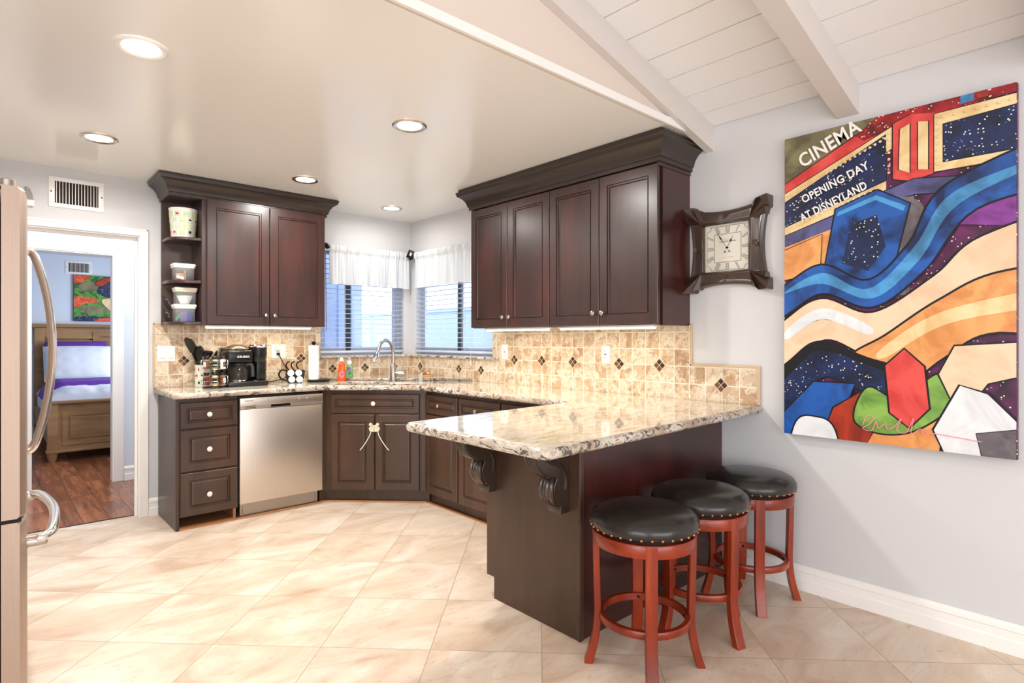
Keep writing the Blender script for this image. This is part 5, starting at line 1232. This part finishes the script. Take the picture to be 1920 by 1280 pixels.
while z < hz-.19:
    mb.box((bx0+.115, 9.695, z), (bx0+.615, 9.735, z+.034), .004); mb.box((bx1-.615, 9.695, z), (bx1-.115, 9.735, z+.034), .004); z += .056
mb.build('louvres', 'rustic', b)
MB().box((bx0+.03, 7.67, .30), (bx1-.03, 9.69, .60), .05).build('mattress', 'linen_white', b)
def cloth_block(nm, x0, x1, y0, y1, z0, z1, mat, bul, seed, tuft, lab, cat):
    rnd_ = random.Random(seed); nx_, ny_ = 60, 60; R = []
    for j in range(ny_+1):
        v = j/ny_; row = []
        for i in range(nx_+1):
            u = i/nx_; e = min(1, min(u, 1-u)/.10)**.5*min(1, min(v, 1-v)/.08)**.5
            z = z0+(z1-z0)*e
            if tuft:
                gx_, gy_ = (x0+(x1-x0)*u)/tuft, (y0+(y1-y0)*v)/tuft; ax, ay = abs(gx_-round(gx_)), abs(gy_-round(gy_)); z -= bul*max(0, 1-math.hypot(ax, ay)*3.2)-bul*.35*max(0, 1-abs(ax-ay)*9)
            row.append((x0+(x1-x0)*u, y0+(y1-y0)*v, z))
        R.append(row)
    mb = MB(); mb.rings(R, False, False, True, closed=False); mb.rings([[(x0, y0, z0), (x1, y0, z0), (x1, y1, z0), (x0, y1, z0)], [(x0+.01, y0+.01, z0-.004), (x1-.01, y0+.01, z0-.004), (x1-.01, y1-.01, z0-.004), (x0+.01, y1-.01, z0-.004)]], False, True)
    return tag(mb.build(nm, mat, auto=70), lab, cat)
cloth_block('duvet', bx0-.01, bx1+.01, 7.675, 9.1, .604, .75, 'linen_white', .03, 1, .30, 'tufted white duvet on the rustic bed', 'duvet')
o = cloth_block('bed_runner', bx0-.02, bx1+.02, 8.0, 8.75, .62, .80, 'linen_purple', 0, 2, 0, 'purple blanket folded across the white bed', 'blanket')
T = Matrix.Translation((0, 0, 0))
def pillow(nm, c, w, h, d, tilt, mat, lab, tuft=True):
    R = []; n = 26
    M = Matrix.Translation(c) @ Matrix.Rotation(tilt, 4, 'X'); mb = MB(M)
    for s in (-1, 1):
        R = []
        for j in range(n+1):
            row = []
            for i in range(n+1):
                u, v = 2*i/n-1, 2*j/n-1; th = d*((1-abs(u)**3)*(1-abs(v)**3))**.5
                if tuft: ax, ay = abs(u*2-round(u*2)), abs(v*1.5-round(v*1.5)); th -= .02*max(0, 1-math.hypot(ax, ay)*3)*(1 if th > .03 else 0)
                row.append((u*w/2, s*th/2, v*h/2))
            R.append(row)
        mb.rings(R, False, False, True, closed=False)
    return tag(mb.build(nm, mat, auto=70), lab, 'pillow', 'pillows on the rustic bed')
pillow('pillow', (.90, 9.36, .955), .72, .50, .22, math.radians(-28), 'linen_white', 'white tufted pillow propped at the near side of the bed')
pillow('pillow', (1.66, 9.36, .955), .72, .50, .22, math.radians(-28), 'linen_white', 'white tufted pillow propped at the far side of the bed')
pillow('pillow', (.90, 9.56, 1.02), .66, .46, .18, math.radians(-18), 'linen_purple', 'purple pillow behind the white one', False)
TP2 = Matrix.Translation((.88, 9.798, 1.515))
LY2 = [('leaf_green', 'p', [(0, 0), (1, 0), (1, 1), (0, 1)], 0), ('leaf_orange', 's', [(-.05, .85), (.02, 1.05), (.18, 1.02), (.16, .9), (.04, .82)], 0), ('art_navy', 'p', [(0, 0), (.5, 0), (.4, .1), (.1, .12), (0, .08)], 0),
 ('art_olive', 's', [(.05, .75), (.15, .85), (.35, .84), (.32, .7), (.12, .66)], 0), ('leaf_orange', 's', [(-.05, .45), (.06, .54), (.26, .5), (.3, .43), (.14, .38), (.02, .3)], 0), ('art_olive', 's', [(.08, .28), (.2, .34), (.4, .3), (.36, .2), (.14, .18)], 0), ('art_navy', 's', [(.3, .62), (.36, .84), (.58, .95), (.86, .9), (1.1, .8), (1.1, .5), (.6, .5)], .006),
 ('art_brick', 's', [(.26, .84), (.42, .98), (.7, 1.0), (.95, .93), (.72, .9), (.46, .9), (.34, .78)], .008), ('art_cream', 's', [(.34, .46), (.45, .52), (.8, .53), (1.05, .5), (1.0, .25), (.78, .1), (.58, .12), (.42, .28)], .006), ('art_red', 's', [(.28, .03), (.4, .08), (.7, .06), (1.05, .1), (1.1, -.05), (.3, -.05)], .005)]
canvas(TP2, .92, .625, .03, LY2, 'wall_canvas', 'green and cream abstract canvas above the bed headboard', 'black_matte')
t_ = thing('hall_light', 'round white flush ceiling light in the hallway just inside the doorway', 'ceiling light', (.88, 5.45, ZC))
MB().lathe([(.15, ZC-.0005), (.155, ZC-.02), (.15, ZC-.035)], (.88, 5.45, 0), 40).build('rim', 'white_plastic', t_)
MB().lathe([(.145, ZC-.0355), (.135, ZC-.06), (.09, ZC-.085), (.0, ZC-.095)], (.88, 5.45, 0), 40).build('dome', 'lamp_lens', t_)

# ================================================================== LIGHT
def light(nm, kind, loc, energy, color=(1, 1, 1), size=.1, rot=(0, 0, 0), sy=None, spot=None, blend=.5, spread=None):
    l = bpy.data.lights.new(nm, kind); l.energy = energy; l.color = color
    if kind == 'AREA':
        l.shape = 'RECTANGLE' if sy else 'DISK'; l.size = size
        if sy: l.size_y = sy
        if spread: l.spread = spread
    else: l.shadow_soft_size = size
    if spot: l.spot_size = spot; l.spot_blend = blend
    o = bpy.data.objects.new(nm, l); COL.objects.link(o); o.location = loc; o.rotation_euler = rot; return o
WARM = (1., .97, .93)
for i, (x, y, dia, lab) in enumerate(LIGHTS):
    light('downlight_lamp', 'AREA', (x, y, ZC-.014), (11.5, 10.5, 8.3, 13, 2.2)[i], WARM, .125, spread=3.0)
light('bar_lamp', 'AREA', (1.565, 4.58, 1.343), 1.3, (1., .87, .68), .76, sy=.02)
light('bar_lamp', 'AREA', (2.82, 3.05, 1.323), .75, (1., .87, .68), .02, sy=.64)
light('bar_lamp', 'AREA', (2.82, 2.25, 1.323), .75, (1., .87, .68), .02, sy=.72)
light('hall_lamp', 'POINT', (.88, 5.45, 2.22), 15, (.95, .97, 1.), .08)
# area lamps for daylight: unseen living room pair added as fill, bedroom window
light('living_fill_light', 'AREA', (-.4, HY0+.02, 1.3), 47, (.98, .98, 1.), 5.1, rot=(PI/2, 0, 0), sy=2.0)
light('living_side_fill_light', 'AREA', (HX0+.02, -1.7, 1.3), 46, (1., .97, .95), 2.0, rot=(0, -PI/2, 0), sy=3.8)
light('bedroom_window_light', 'AREA', (2.24, 8.05, 1.45), 24, (.90, .95, 1.), 1.1, rot=(0, PI/2, 0), sy=1.7)
w = bpy.data.worlds.new('World'); SC.world = w; w.use_nodes = True; bg = w.node_tree.nodes['Background']
bg.inputs[0].default_value = (.86, .92, 1., 1); bg.inputs[1].default_value = 2.0
# ================================================================== CAMERA
cam = bpy.data.cameras.new('camera'); co = bpy.data.objects.new('camera', cam); COL.objects.link(co)
cam.sensor_width = 36.; cam.lens = 1084./1920*36; cam.shift_y = -4./1920; cam.clip_start = .05
th = math.atan(1190/1084.); co.location = (0, 0, 1.267); co.rotation_euler = (PI/2, 0, th-PI/2)
SC.camera = co
SC.view_settings.view_transform = 'Standard'; SC.view_settings.look = 'None'; SC.view_settings.gamma = 1.; SC.view_settings.use_curve_mapping = False
SC.view_settings.exposure = 0.82
